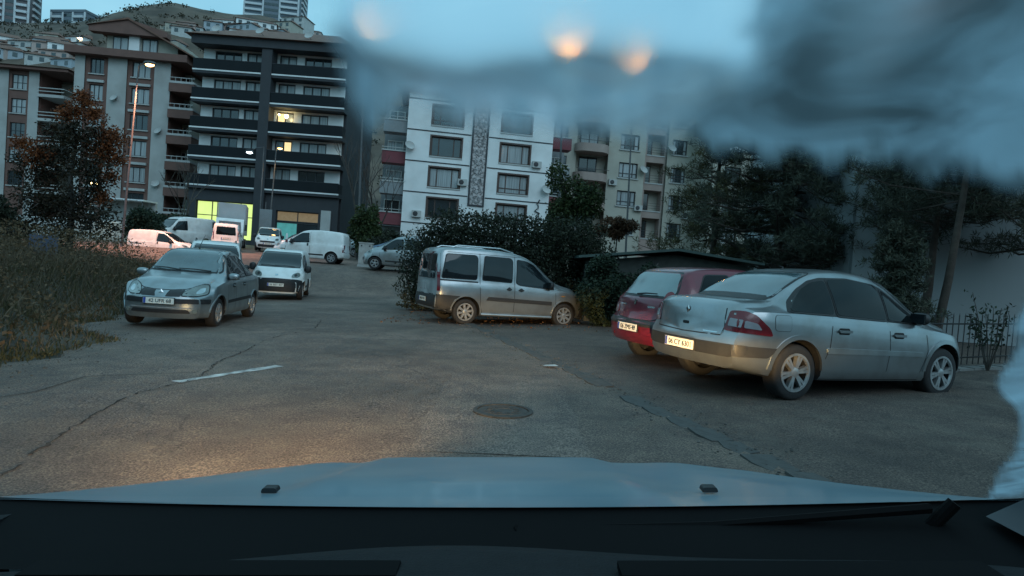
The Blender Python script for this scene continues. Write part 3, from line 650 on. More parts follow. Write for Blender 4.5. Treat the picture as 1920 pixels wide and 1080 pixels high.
build_car('estate_van', 'white high-roofed car seen from behind in front of the box lorry', 'van', DOB, (at(423, 470, 40).x, 40, 1.1, 112), m_white, [
  end_glass('B', [(-.56, 1.10), (.56, 1.10), (.52, 1.58), (-.52, 1.58)], m_tint, name='rear_window'), dec('tail_lamp', 'B', [(-.80, .75), (-.70, .75), (-.66, 1.5), (-.76, 1.5)], m_red), dec('tail_lamp', 'B', [(.70, .75), (.80, .75), (.76, 1.5), (.66, 1.5)], m_red), num('B', .85, '06 NF 44', 0),
  dec('bumper', 'B', [(-.78, .35), (.78, .35), (.78, .55), (-.78, .55)], m_plastic), side_glass([(.40, 1.10), (1.17, 1.08), (1.19, 1.60), (.45, 1.62)])], wheel=('plain', 6), cheap=True)
build_car('panel_van', 'white van with slim dark grille facing us before the shop entrance', 'van', FIO, (at(484, 463, 45).x, 45 + 2.2, 1.35, -72), m_white, fio_det('06 EF 630', black=False) + [
  dec('grille', 'F', [(-.45, .60), (.45, .60), (.50, .70), (-.50, .70)], m_plastic, .03, .016), dec('lower_grille', 'F', [(-.6, .28), (.6, .28), (.6, .46), (-.6, .46)], m_plastic, .03, .014)], wheel=('plain', 6), scale=1.04, cheap=True)
build_car('estate_van', 'pale car with roof rails parked directly behind the grey saloon', 'van', DOB, (-10.3, 21.2, -.3, -64), m_white, [
  end_glass('F', [(-.70, 1.17), (.70, 1.17), (.60, 1.68), (-.60, 1.68)]), side_glass([(1.30, 1.07), (2.36, .965), (2.28, 1.10), (1.78, 1.53), (1.32, 1.60)]), side_glass([(.40, 1.10), (1.17, 1.08), (1.19, 1.60), (.45, 1.62)]),
  rails([(-.35, .01), (-.22, .06), (.9, .065), (1.25, .01)], .60, m_plastic), mirrors(2.22, 1.03, m_plastic)], wheel=('plain', 6), cheap=True)
build_car('parked_car', 'pale van nose behind the white panel van, below shop window', 'van', FIO, (at(640, 455, 43).x, 43, 1.25, 190), m_white, fio_det('06 R 815', True, False), wheel=('plain', 6), cheap=True)
build_car('parked_car', 'pale blue car roof furthest right behind the white panel van', 'car', P37, (at(668, 450, 48).x, 48, 1.4, 185), m_silver, [
  end_glass('F', [(-.64, 1.06), (.64, 1.06), (.52, 1.4), (-.52, 1.4)]), side_glass([(.45, 1.005), (1.2, .98), (1.25, 1.39), (.5, 1.4)]), side_glass([(1.28, .975), (2.05, .93), (1.6, 1.27), (1.32, 1.37)])], wheel=('plain', 6), cheap=True)
build_car('parked_car', 'dark blue car behind silver small van at the hedge edge', 'car', P37, (at(790, 470, 36).x, 36, 1.2, 184), M('dark_blue_paint', (.05, .09, .16), .3, coat=.5), [
  end_glass('F', [(-.64, 1.06), (.64, 1.06), (.52, 1.4), (-.52, 1.4)]), side_glass([(.45, 1.005), (1.2, .98), (1.25, 1.39), (.5, 1.4)]), side_glass([(1.28, .975), (2.05, .93), (1.6, 1.27), (1.32, 1.37)])], wheel=('plain', 6), cheap=True)
build_car('parked_car', 'dark car standing in front of the teal shop window', 'car', CLI, (at(590, 455, 47).x, 47, 1.35, 178), M('charcoal_paint', (.03, .032, .036), .3, coat=.5), [
  side_glass([(-.05, .99), (.58, .965), (.61, 1.36), (.40, 1.29), (.18, 1.15)]), side_glass([(.68, .96), (1.34, .945), (1.36, 1.27), (.72, 1.345)]), end_glass('F', [(-.66, 1.045), (.66, 1.045), (.50, 1.365), (-.50, 1.365)])], wheel=('plain', 6), cheap=True)

# ---- box lorry
lo = empty('box_lorry', (at(427, 440, 47).x, 47.5, 1.45), R(-69)); tag(lo, 'box lorry with pale cargo body parked against the lit shop', 'lorry')
m_box = M('lorry_box_paint', (.42, .42, .43), .5, var=.08, scale=1.5, dirt=((.2, .19, .17), 1.5, .5))
MB().box(-4.2, 0, -.96, .96, 1.05, 3.38).build('cargo_box', m_box, lo)
for y0, y1, z0, z1 in ((-1.03, -.97, 1.02, 3.33), (.97, 1.03, 1.02, 3.33)): MB().box(-.03, .03, y0, y1, z0, z1).build('corner_post', m_alloy, lo)
for k in range(9): MB().box(.002, .012, -.94 + k * .21, -.915 + k * .21, 1.1, 3.25).build('panel_rib', m_box, lo)
MB().prism([(.12, .55), (1.75, .55), (1.78, 1.15), (1.5, 1.95), (1.3, 2.15), (.12, 2.2)], -.95, .95).build('cab', m_white, lo)
MB().quad((1.79, -.8, 1.2), (1.79, .8, 1.2), (1.53, .74, 1.92), (1.53, -.74, 1.92)).build('windscreen', m_glass, lo)
MB().box(1.785, 1.82, -.7, .7, .72, .95).build('grille', m_plastic, lo)
for y in (-.78, .78): MB().box(1.78, 1.83, y - .13, y + .13, .78, .98).build('headlamp', m_lens, lo)
for y in (-1.1, 1.1): MB().box(1.35, 1.43, y - .09, y + .09, 1.3, 1.75).build('door_mirror', m_plastic, lo)
MB().box(-4, 1.6, -.4, .4, .5, .8).build('chassis', m_plastic, lo)
tm, dm, gm = wheel_mesh(.38, .22, .24, 6, 'plain', 'lorry')
for xw in (.9, -2.9):
    for sd in (-1, 1): o_ = ob('wheel', tm, lo, (xw, sd * .84, .38), (0, 0, 0 if sd < 0 else math.pi)); ob('rim', gm, o_)
# ================================================================== ground, road, markings
def asphalt(name, base=(.106, .085, .075), crack=1.):
    m = bpy.data.materials.new(name); m.use_nodes = True; n = m.node_tree.nodes; l = m.node_tree.links; b = n['Principled BSDF']
    tcn = n.new('ShaderNodeTexCoord'); P = tcn.outputs['Object']
    def noise(sc_, det=6, rough=.55):
        q = n.new('ShaderNodeTexNoise'); q.inputs['Scale'].default_value = sc_; q.inputs['Detail'].default_value = det; q.inputs['Roughness'].default_value = rough; l.new(P, q.inputs['Vector']); return q
    def ramp(src, p0, p1, c0, c1):
        r = n.new('ShaderNodeValToRGB'); r.color_ramp.elements[0].position = p0; r.color_ramp.elements[1].position = p1
        r.color_ramp.elements[0].color = tuple(c0) + (1,); r.color_ramp.elements[1].color = tuple(c1) + (1,); l.new(src, r.inputs[0]); return r.outputs[0]
    def mix(a, c, f, mode='MULTIPLY'):
        q = n.new('ShaderNodeMix'); q.data_type = 'RGBA'; q.blend_type = mode
        if isinstance(f, float): q.inputs[0].default_value = f
        else: l.new(f, q.inputs[0])
        l.new(a, q.inputs[6]); l.new(c, q.inputs[7]) if not isinstance(c, tuple) else setattr(q.inputs[7], 'default_value', c)
        return q.outputs[2]
    c = ramp(noise(.35, 5).outputs['Fac'], .3, .7, [v * .62 for v in base], [v * 1.35 for v in base])
    c = mix(c, ramp(noise(2.3, 8, .7).outputs['Fac'], .35, .68, (.7, .7, .72), (1.25, 1.22, 1.15)), 1.)
    sp = ramp(noise(70, 3, .7).outputs['Fac'], .42, .64, (.45, .45, .46), (2.3, 2.2, 2.05)); c = mix(c, sp, .9)
    # winding cracks
    wn = noise(.9, 6, .65); add = n.new('ShaderNodeMix'); add.data_type = 'RGBA'; add.blend_type = 'ADD'; add.inputs[0].default_value = 1.3
    l.new(P, add.inputs[6]); l.new(wn.outputs['Color'], add.inputs[7])
    vo = n.new('ShaderNodeTexVoronoi'); vo.feature = 'DISTANCE_TO_EDGE'; vo.inputs['Scale'].default_value = .42; l.new(add.outputs[2], vo.inputs['Vector'])
    ck = ramp(vo.outputs['Distance'], .0, .012, (1, 1, 1), (0, 0, 0))
    msk = ramp(noise(.5, 3).outputs['Fac'], .46, .58, (0, 0, 0), (crack * .55,) * 3); ck = mix(ck, msk, 1.)
    c = mix(c, (.012, .012, .013, 1), ck, 'MIX')
    # dusty pale stains
    c = mix(c, (.15, .132, .108, 1), ramp(noise(.8, 9, .75).outputs['Fac'], .52, .78, (0, 0, 0), (.7, .7, .7)), 'MIX')
    l.new(c, b.inputs['Base Color']); b.inputs['Roughness'].default_value = .72; b.inputs['Specular IOR Level'].default_value = .35
    bp = n.new('ShaderNodeBump'); bp.inputs['Strength'].default_value = .9; bp.inputs['Distance'].default_value = .012
    l.new(noise(55, 4, .7).outputs['Fac'], bp.inputs['Height']); l.new(bp.outputs[0], b.inputs['Normal'])
    return m
m_asph = asphalt('asphalt'); m_asph2 = asphalt('older_asphalt', (.078, .064, .058), 1.)
m_asph3 = asphalt('dark_repair_asphalt', (.085, .071, .064), .4)
m_earth = M('earth', (.055, .048, .036), .95, var=.4, scale=1.2, bump=.6, bscale=12)
def sheet(name, rows, mat):
    V = [p for r in rows for p in r]; nc = len(rows[0]); F = []
    for j in range(len(rows) - 1):
        for i in range(nc - 1): a = j * nc + i; F.append((a, a + 1, a + nc + 1, a + nc))
    me = bpy.data.meshes.new(name); me.from_pydata(V, [], F); me.materials.append(mat); me.shade_smooth(); return ob(name, me)
ys = [-12, -8] + [-4 + .5 * i for i in range(64)] + [28.5 + .5 * i for i in range(1, 8)] + [34, 37, 40, 45, 50, 55, 60, 66, 72, 78]
ys = sorted(set(ys))
KX0, KY0, KX1, KY1 = 1.41, 6.3, -.64, 13.5                # line of the broken kerb between road and parking bay
def kerb_x(y): return KX0 + (KX1 - KX0) * (y - KY0) / (KY1 - KY0)
rows = []
for y in ys:
    e = grass_edge(y) if y < 29.3 else -70
    rg = max(kerb_x(y), -1.0) if y < 17 else (min(60, -1 + (y - 17) * 8))
    e -= .12 * math.sin(y * 3.1) + .1 * math.sin(y * 7.3)
    rows.append([(e + (rg - e) * i / 48, y, road_z(e + (rg - e) * i / 48, y)) for i in range(49)])
struct(sheet('road', rows, m_asph))
rows = []
for y in [q for q in ys if q <= 30]:
    a = max(kerb_x(y), -1.0) if y < 17 else min(59, -1 + (y - 17) * 8)
    rows.append([(a + (24 - a) * i / 40, y, road_z(a + (24 - a) * i / 40, y) - .012) for i in range(41)])
struct(sheet('parking_bay', [r for r in rows if r[0][0] < 23], m_asph2))
rows = []
gy = [-60, -30, -12] + [-6 + .8 * i for i in range(46)] + [32, 36, 42, 50, 60, 72, 84, 110, 200]
for y in gy:
    xs_ = [-400, -200, -110, -70, -45, -32] + [-26 + .7 * i for i in range(34)] + [-1, 3, 8, 14, 20, 30, 60, 120, 250, 400]
    r = []
    for x in xs_:
        z = ground_z(x, y) - .06
        if y < 29 and x < grass_edge(y) - .1: z += .07 + .05 * math.sin(x * 2.1 + y) * math.sin(y * 1.7)
        r.append((x, y, z))
    rows.append(r)
struct(sheet('ground', rows, m_earth))
# painted dash on the road (worn)
def road_strip(name, pts, wd, mat, dz=.006, jag=0.):
    L = []; Rr = []
    for i, (x, y) in enumerate(pts):
        a = Vector(pts[max(0, i - 1)]); b = Vector(pts[min(len(pts) - 1, i + 1)]); d = (b - a).normalized(); w_ = wd * (1 + jag * random.uniform(-1, 1)) / 2
        for S, sg in ((L, 1), (Rr, -1)):
            q = Vector((x, y)) + Vector((-d.y, d.x)) * w_ * sg; S.append((q.x, q.y, road_z(q.x, q.y) + dz))
    return sheet(name, [L, Rr], mat)
def line(a, b, n, amp=0.):
    return [(a[0] + (b[0] - a[0]) * i / n + random.uniform(-amp, amp), a[1] + (b[1] - a[1]) * i / n + random.uniform(-amp, amp)) for i in range(n + 1)]
m_paint = M('worn_road_paint', (.46, .47, .46), .7, var=.35, scale=9, dirt=((.07, .07, .07), 7, 1.0))
struct(road_strip('painted_dash', line((-3.40, 6.32), (-2.80, 7.56), 16, .012), .125, m_paint, jag=.35))
for k in range(13):
    a = at(640 + k * 10.5, 508.5 + k * 1.15, 28); b = at(648.5 + k * 10.5, 509.4 + k * 1.15, 28)
    def gp(px):                                   # where the sight line meets the sloping street
        return px
    struct(road_strip('painted_dash', [(a.x, 28.4), ((a.x + b.x) / 2, 28.4), (b.x, 28.4)], .16, m_paint, jag=.3))
m_tar = M('tar_seam', (.055, .048, .044), .95, var=.3, spec=.1)
sp0 = [(-2.75, 3.2), (-3.15, 4.4), (-3.45, 5.6), (-3.3, 6.6), (-3.6, 7.6), (-3.75, 8.8), (-4.0, 10.2), (-3.8, 12), (-4.3, 14)]
for (a, b) in zip(sp0, sp0[1:]):
    for h in range(2):
        p_ = tuple(Vector(a).lerp(Vector(b), h / 2 + random.uniform(0, .06))); q_ = tuple(Vector(a).lerp(Vector(b), h / 2 + random.uniform(.36, .5)))
        struct(road_strip('tar_seam', line(p_, q_, 9, .022), random.uniform(.010, .022), m_tar, jag=.8))
struct(road_strip('tar_seam', [(-4.6, 4.9), (-4.3, 5.6), (-4.4, 6.4), (-3.5, 6.9)], .012, m_tar, jag=.5))
struct(road_strip('tar_seam', [(-6.5, 17.6), (-4, 17.0), (-2.3, 17.6), (-.8, 17.1)], .035, m_tar, jag=.5))
# manhole with its collar of newer asphalt
col_m = asphalt('patched_asphalt', (.122, .10, .09), .0)
rows = []
for j in range(9):
    y = 4.3 + 3.3 * j / 8; rows.append([(-.66 + 1.32 * i / 8 + .03 * math.sin(j * 2 + i), y, road_z(-.66 + 1.32 * i / 8, y) + .004) for i in range(9)])
struct(sheet('asphalt_patch', rows, col_m))
m_iron = M('cast_iron', (.05, .046, .042), .8, metal=.2, var=.35, scale=14)
mh = empty('manhole', (.0, 5.62, road_z(0, 5.62) + .006)); tag(mh, 'round iron manhole cover set in the road near the camera', 'manhole')
T_ = Matrix.Rotation(math.atan(.03), 4, 'Y').inverted(); mh.rotation_euler = (0, -math.atan(.03), 0)
mh.scale = (.84, .84, 1)
MB().lathe([(.33, 0), (.33, .012), (.285, .014), (.285, .0)], 40).build('frame', m_iron, mh, 30)
MB().lathe([(.275, 0), (.275, .006), (.25, .008), (.0, .008)], 40).build('cover', m_iron, mh, 30)
for r_ in (.10, .18): MB().lathe([(r_, .008), (r_ + .004, .013), (r_ + .022, .013), (r_ + .026, .008)], 32).build('raised_ring', m_iron, mh, 30)
for k in range(12):
    a = k * math.pi / 6; MB().box(.125, .175, -.012, .012, .008, .013, Matrix.Rotation(a, 4, 'Z')).build('raised_bar', m_iron, mh)
# broken kerb stones between road and bay
kerb = empty('kerb', (0, 0, 0)); struct(kerb)
m_kerb = M('kerb_concrete', (.06, .059, .056), .9, var=.3, scale=7, bump=.5, bscale=25, dirt=((.04, .04, .038), 4, .7))
y = 3.6; ang = math.atan2(KY1 - KY0, KX1 - KX0)
while y < 14.6:
    L = random.uniform(.34, .52); x = kerb_x(y); wd = random.uniform(.09, .14)
    b = MB(); pl = [(-L * .47 + random.uniform(0, .05), -wd), (L * .1, -wd + random.uniform(-.02, .02)), (L * .47 - random.uniform(0, .06), -wd), (L * .48, wd - random.uniform(0, .04)), (0, wd + random.uniform(-.02, .02)), (-L * .48, wd - random.uniform(0, .04))]
    b.prism(pl, -.06, random.uniform(.002, .012), Matrix(((1, 0, 0, 0), (0, 0, 1, 0), (0, 1, 0, 0), (0, 0, 0, 1))))
    if random.random() > .12:
        o_ = b.build('kerb_stone', m_kerb, kerb); o_.location = (x + random.uniform(-.02, .02), y, road_z(x, y)); o_.rotation_euler = (random.uniform(-.008, .008), -.03 + random.uniform(-.008, .008), ang + random.uniform(-.06, .06))
    y += L * .98
stones = MB()
for k in range(900):                               # loose grit along the kerb and the weed edge
    if k < 450: y = random.uniform(3.5, 14.5); x = kerb_x(y) + random.gauss(0, .22)
    else: y = random.uniform(3, 22); x = grass_edge(y) + abs(random.gauss(0, .35))
    s_ = random.uniform(.003, .010); z = road_z(x, y)
    stones.box(-s_, s_, -s_ * .8, s_ * .8, 0, s_, Matrix.Translation((x, y, z)) @ Matrix.Rotation(random.random() * 3, 4, 'Z') @ Matrix.Rotation(random.uniform(-.4, .4), 4, 'X'))
stuff(tag(stones.build('gravel', M('grit', (.06, .058, .053), .9, var=.4, scale=3)), 'loose grit scattered along the kerb and the verge', 'gravel'))

lt = MB()
for k in range(5): lt.quad(*[(random.uniform(-.09, .09) + (.1 if q in (1, 2) else -.1), (.05 if q > 1 else -.05) + random.uniform(-.03, .03), .01 + random.uniform(0, .03)) for q in range(4)]) if k == 0 else None
lo_ = lt.build('paper_scrap', M('paper', (.55, .55, .53), .8)); lo_.location = (.62, 8.4, road_z(.62, 8.4) + .01); tag(lo_, 'scrap of white paper lying on the broken kerb', 'litter')
for (x, y, w_, h_) in ((-2.1, 9.8, 1.3, 2.2),):      # old repairs
    rows = [[(x + w_ * (i / 8 - .5) + .06 * math.sin(j * 1.7 + i * .4), y + h_ * (j / 8 - .5) + .06 * math.sin(i * 1.3 + j), road_z(x + w_ * (i / 8 - .5), y + h_ * (j / 8 - .5)) + .003) for i in range(9)] for j in range(9)]
    struct(sheet('asphalt_patch', rows, m_asph3))
# ================================================================== own car (bonnet, windscreen, dashboard)
own = empty('own_car'); tag(own, 'white car we look out from, with its bonnet and dark dashboard', 'car')
own.matrix_world = Matrix.Translation((0, 0, CAMZ)) @ Matrix.Rotation(-ROLL, 4, 'Y') @ Matrix.Translation((0, 0, -CAMZ))
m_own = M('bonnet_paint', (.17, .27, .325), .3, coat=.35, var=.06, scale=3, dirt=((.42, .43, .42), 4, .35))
m_dash = M('dashboard_plastic', (.011, .012, .014), .7, spec=.2, var=.15, scale=60, bump=.25, bscale=300)
m_dark = M('cowl_black', (.003, .003, .0035), .8, spec=.12)
m_trim = M('pillar_trim', (.07, .075, .08), .8, var=.06)
rows = []
for j in range(26):
    t = j / 25; y = .95 + .98 * t; row = []
    for i in range(61):
        s_ = i / 60 * 2 - 1; hw = .835 - .03 * t; x = -.04 + s_ * hw
        zc = .928 - .225 * min(t, .8) - (.22 * (t - .8) / .2 * ((t - .8) / .2) if t > .8 else 0)
        edge = abs(s_); z = zc + .016 * edge ** 2 * (1 - t) - .018 * edge ** 4 * t - .10 * max(0, edge - .86) ** 2 * 8 * (.3 + t)
        z += .011 * smooth(.40, .27, abs(x + .03)) if False else .015 * (1 - smooth(.29, .37, abs(x + .075))) * smooth(.0, .3, t)
        z += .006 * math.exp(-((abs(s_) - .62) / .10) ** 2) * smooth(.1, .5, t)
        yy = y + .035 * (1 - edge ** 2) * (0 if t > .01 else 0) - .10 * edge ** 3 * t
        row.append((x, yy, z))
    rows.append(row)
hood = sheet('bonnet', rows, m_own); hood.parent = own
for x, y in ((-.436, 1.09), (.352, 1.095)):
    b = MB(); b.prism(rp([(-.015, 0), (.015, 0), (.012, .009), (-.012, .009)], .004), -.009, .009)
    o_ = b.build('washer_nozzle', m_plastic, own, 30); o_.location = (x, y, .902)
# cowl below the windscreen, follows the bonnet's rear edge
rows = []
for y, dz in ((.958, -.003), (.93, -.010), (.86, -.02), (.78, -.025)):
    rows.append([(-.82 + 1.64 * i / 40, y, .928 + dz + .016 * abs(i / 20 - 1) ** 2) for i in range(41)])
o_ = sheet('cowl', rows, m_dark); o_.parent = own
rows = []
for y, z in ((.80, .90), (.79, .935), (.74, .952), (.60, .962), (.45, .965), (.34, .955), (.30, .92), (.28, .75)):
    rows.append([(-.80 + 1.60 * i / 48, y - .10 * abs(i / 24 - 1) ** 2 * (1 if y > .5 else .2), z + .006 * math.cos(i * .3)) for i in range(49)])
dash = sheet('dashboard', rows, m_dash); dash.parent = own
for pts in ([(-.78, .60), (-.45, .635), (0, .645), (.45, .635), (.78, .60)], [(-.78, .52), (-.45, .545), (.0, .555), (.45, .545), (.78, .52)]):
    P = [(x, y, .966) for x, y in pts]; MB().tube(P, .004, 6).build('dash_seam', m_dark, dash)
for x0 in (-.55, .12):
    b = MB(); b.box(x0, x0 + .42, .665, .70, .955, .964); b.build('demister_vent', m_dark, dash)
# wipers parked at the foot of the glass
for p in ([(.62, .905, .945), (.30, .915, .915), (-.10, .915, .905)], [(-.02, .915, .900), (-.35, .915, .910), (-.66, .905, .915)]):
    w_ = MB().tube(p, [.008, .006, .005], 6).build('wiper', m_dark, own); MB().tube([(p[0][0], p[0][1], p[0][2] - .03), (p[0][0] + .03, p[0][1] - .01, p[0][2] + .012)], .010, 10).build('wiper_pivot', m_dark, w_)
# windscreen: raked plane, clear glass
WSL = .72
def wsz(y): return .945 + WSL * (.95 - y)
m_pane = bpy.data.materials.new('clear_windscreen'); m_pane.use_nodes = True; n_ = m_pane.node_tree.nodes; n_.clear()
tr_ = n_.new('ShaderNodeBsdfTransparent'); tr_.inputs[0].default_value = (.93, .97, .98, 1); ou_ = n_.new('ShaderNodeOutputMaterial'); m_pane.node_tree.links.new(tr_.outputs[0], ou_.inputs[0])
ws = MB().quad((-.89, .95, wsz(.95)), (.89, .95, wsz(.95)), (.73, .06, wsz(.06)), (-.73, .06, wsz(.06))).build('windscreen', m_pane, own, fix=False)
def ray_ws(px, py, lift=0.):                      # photograph pixel -> place on the windscreen (car frame)
    u = (px - 960) / FPX; v = (py - 540) / FPX; cp, sp_ = math.cos(PITCH), math.sin(PITCH)
    Y = cp + v * sp_; Z = sp_ - v * cp; u /= Y; Z /= Y     # x=u*y, z=1.3+Z*y
    y = (.945 + WSL * .95 + lift - CAMZ) / (Z + WSL); return (u * y, y, CAMZ + Z * y)
rng = np.random.RandomState(3); NZ = rng.rand(64, 64)
def vnoise(x, y):
    xi, yi = int(math.floor(x)), int(math.floor(y)); fx, fy = x - xi, y - yi; fx = fx * fx * (3 - 2 * fx); fy = fy * fy * (3 - 2 * fy)
    a, b, c, d = NZ[yi % 64, xi % 64], NZ[yi % 64, (xi + 1) % 64], NZ[(yi + 1) % 64, xi % 64], NZ[(yi + 1) % 64, (xi + 1) % 64]
    return (a * (1 - fx) + b * fx) * (1 - fy) + (c * (1 - fx) + d * fx) * fy
def dist_poly(p, poly):
    best = 1e9; inside = False; n = len(poly); x, y = p
    for i in range(n):
        x0, y0 = poly[i]; x1, y1 = poly[(i + 1) % n]; dx, dy = x1 - x0, y1 - y0; t = max(0, min(1, ((x - x0) * dx + (y - y0) * dy) / (dx * dx + dy * dy + 1e-9)))
        best = min(best, math.hypot(x - x0 - t * dx, y - y0 - t * dy))
        if (y0 > y) != (y1 > y) and x < (x1 - x0) * (y - y0) / (y1 - y0) + x0: inside = not inside
    return best if inside else -best
m_dew = bpy.data.materials.new('dew_on_glass'); m_dew.use_nodes = True; n_ = m_dew.node_tree.nodes; l_ = m_dew.node_tree.links; n_.clear()
ou_ = n_.new('ShaderNodeOutputMaterial'); atn = n_.new('ShaderNodeAttribute'); atn.attribute_name = 'cover'
tr_ = n_.new('ShaderNodeBsdfTransparent'); tr_.inputs[0].default_value = (.97, .98, .98, 1)
rf = n_.new('ShaderNodeBsdfRefraction'); rf.inputs['IOR'].default_value = 1.035; rf.inputs['Roughness'].default_value = .85; rf.inputs['Color'].default_value = (.92, .96, 1, 1)
tl = n_.new('ShaderNodeBsdfTranslucent'); tl.inputs[0].default_value = (.60, .79, .92, 1)
tcn = n_.new('ShaderNodeTexCoord'); mpn = n_.new('ShaderNodeMapping'); mpn.inputs['Scale'].default_value = (9, 13, 13); mpn.inputs['Rotation'].default_value = (0, 0, .5); l_.new(tcn.outputs['Object'], mpn.inputs[0])
nz = n_.new('ShaderNodeTexNoise'); nz.inputs['Scale'].default_value = 1.; nz.inputs['Detail'].default_value = 5; nz.inputs['Distortion'].default_value = .8; l_.new(mpn.outputs[0], nz.inputs['Vector'])
mr = n_.new('ShaderNodeMapRange'); mr.inputs['From Min'].default_value = .3; mr.inputs['From Max'].default_value = .7; mr.inputs['To Min'].default_value = .12; mr.inputs['To Max'].default_value = .58; l_.new(nz.outputs['Fac'], mr.inputs['Value'])
mr2 = n_.new('ShaderNodeMapRange'); mr2.inputs['From Min'].default_value = .3; mr2.inputs['From Max'].default_value = .7; mr2.inputs['To Min'].default_value = .95; mr2.inputs['To Max'].default_value = .45; l_.new(nz.outputs['Fac'], mr2.inputs['Value']); l_.new(mr2.outputs[0], rf.inputs['Roughness'])
m1 = n_.new('ShaderNodeMixShader'); l_.new(mr.outputs[0], m1.inputs[0]); l_.new(rf.outputs[0], m1.inputs[1]); l_.new(tl.outputs[0], m1.inputs[2])
m2 = n_.new('ShaderNodeMixShader'); l_.new(atn.outputs['Fac'], m2.inputs[0]); l_.new(tr_.outputs[0], m2.inputs[1]); l_.new(m1.outputs[0], m2.inputs[2]); l_.new(m2.outputs[0], ou_.inputs[0])
def dew(poly, x0, x1, y0, y1, step, soft, label):
    nx = int((x1 - x0) / step) + 1; ny = int((y1 - y0) / step) + 1; V = []; C = []; F = []
    for j in range(ny):
        for i in range(nx):
            px, py = x0 + i * step, y0 + j * step
            wx = px + 50 * (vnoise(px / 95, py / 60) - .5); wy = py + 34 * (vnoise(px / 48 + 9, py / 60 + 3) - .5) + 14 * (vnoise(px / 15, py / 25 + 7) - .5)
            d = dist_poly((wx, wy), poly); V.append(ray_ws(px, py, .003)); C.append(smooth(-6, soft, d))
    for j in range(ny - 1):
        for i in range(nx - 1):
            a = j * nx + i; q = (a, a + 1, a + nx + 1, a + nx)
            if max(C[k] for k in q) > .004: F.append(q)
    used = sorted({k for q in F for k in q}); rm = {k: i for i, k in enumerate(used)}
    me = bpy.data.meshes.new('dew_film'); me.from_pydata([V[k] for k in used], [], [tuple(rm[k] for k in q) for q in F]); me.materials.append(m_dew)
    at_ = me.attributes.new('cover', 'FLOAT', 'POINT'); at_.data.foreach_set('value', [C[k] for k in used]); me.shade_smooth()
    o = ob('dew_film', me, ws); o['label'] = label; return o
DEW = [(585, -260), (590, 0), (600, 60), (612, 130), (640, 200), (675, 262), (705, 268), (745, 225), (790, 236), (830, 262), (900, 250), (960, 262), (1060, 268), (1130, 270), (1240, 280), (1330, 296), (1480, 310), (1560, 335), (1640, 300), (1690, 320), (1740, 345), (1800, 338), (1870, 365), (2100, 400), (2100, -260)]
dew(DEW, 520, 2060, -240, 440, 11, 64, 'blurring film of dew across the upper windscreen')
dew([(1935, 560), (1905, 600), (1872, 650), (1872, 720), (1886, 800), (1880, 870), (1846, 945), (2100, 930), (2100, 540)], 1820, 2040, 520, 960, 9, 16, 'patch of dew at the lower right corner of the windscreen')
# body shell around the camera
def bar(name, a, b, w_, mat, par=own): return MB().tube([a, b], w_, 8).build(name, mat, par, 50)
bar('pillar', (.90, .96, .95), (.735, .05, 1.60), .028, m_trim); bar('pillar', (-.90, .96, .95), (-.735, .05, 1.60), .028, m_trim)
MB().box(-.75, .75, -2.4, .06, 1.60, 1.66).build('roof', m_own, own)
MB().box(-.73, .73, -2.4, .05, 1.57, 1.598).build('headliner', m_trim, own)
for sd in (-1, 1):
    MB().prism([(-2.4, .35), (.85, .35), (.92, .93), (-2.4, .95)], sd * .80 - .04, sd * .80 + .04, Matrix(((0, 1, 0, 0), (1, 0, 0, 0), (0, 0, 1, 0), (0, 0, 0, 1)))).build('door', m_dash, own)
    bar('pillar', (sd * .80, -.75, .95), (sd * .73, -.72, 1.6), .05, m_trim)
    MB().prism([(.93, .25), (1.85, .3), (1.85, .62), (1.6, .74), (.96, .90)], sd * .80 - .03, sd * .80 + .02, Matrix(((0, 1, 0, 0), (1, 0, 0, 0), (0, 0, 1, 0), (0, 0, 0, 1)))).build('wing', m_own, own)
    b = MB().box(sd * .62 - .02, sd * .62 + .02, .6, 1.0, .956, .957)
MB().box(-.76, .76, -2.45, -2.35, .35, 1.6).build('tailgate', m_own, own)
MB().box(-.76, .76, -2.4, .3, .30, .36).build('floor_pan', m_dark, own)
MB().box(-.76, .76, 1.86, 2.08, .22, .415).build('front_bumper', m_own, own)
b = MB().prism([(.70, .935), (.86, .935), (.86, .985), (.76, .962)], .70, .90); b.build('dash_end_trim', m_trim, own)
def seat(x):
    MB().box(x - .24, x + .24, -.95, -.45, .55, .70).build('seat', m_dash, own); MB().box(x - .23, x + .23, -1.1, -.95, .65, 1.30).build('seat_back', m_dash, own)
seat(-.36); seat(.36)
tm, dm, gm = wheel_mesh(.3, .19, .19, 7, 'plain', 'own')
for xw in (-.72, .72):
    for yw in (1.45, -1.3): o_ = ob('wheel', tm, own, (xw, yw, .3), (0, 0, R(90) if xw > 0 else R(-90)))
m_bulb = M('headlamp_bulb', (.9, .85, .7), .3, emit=(1, .78, .45), estr=12.)
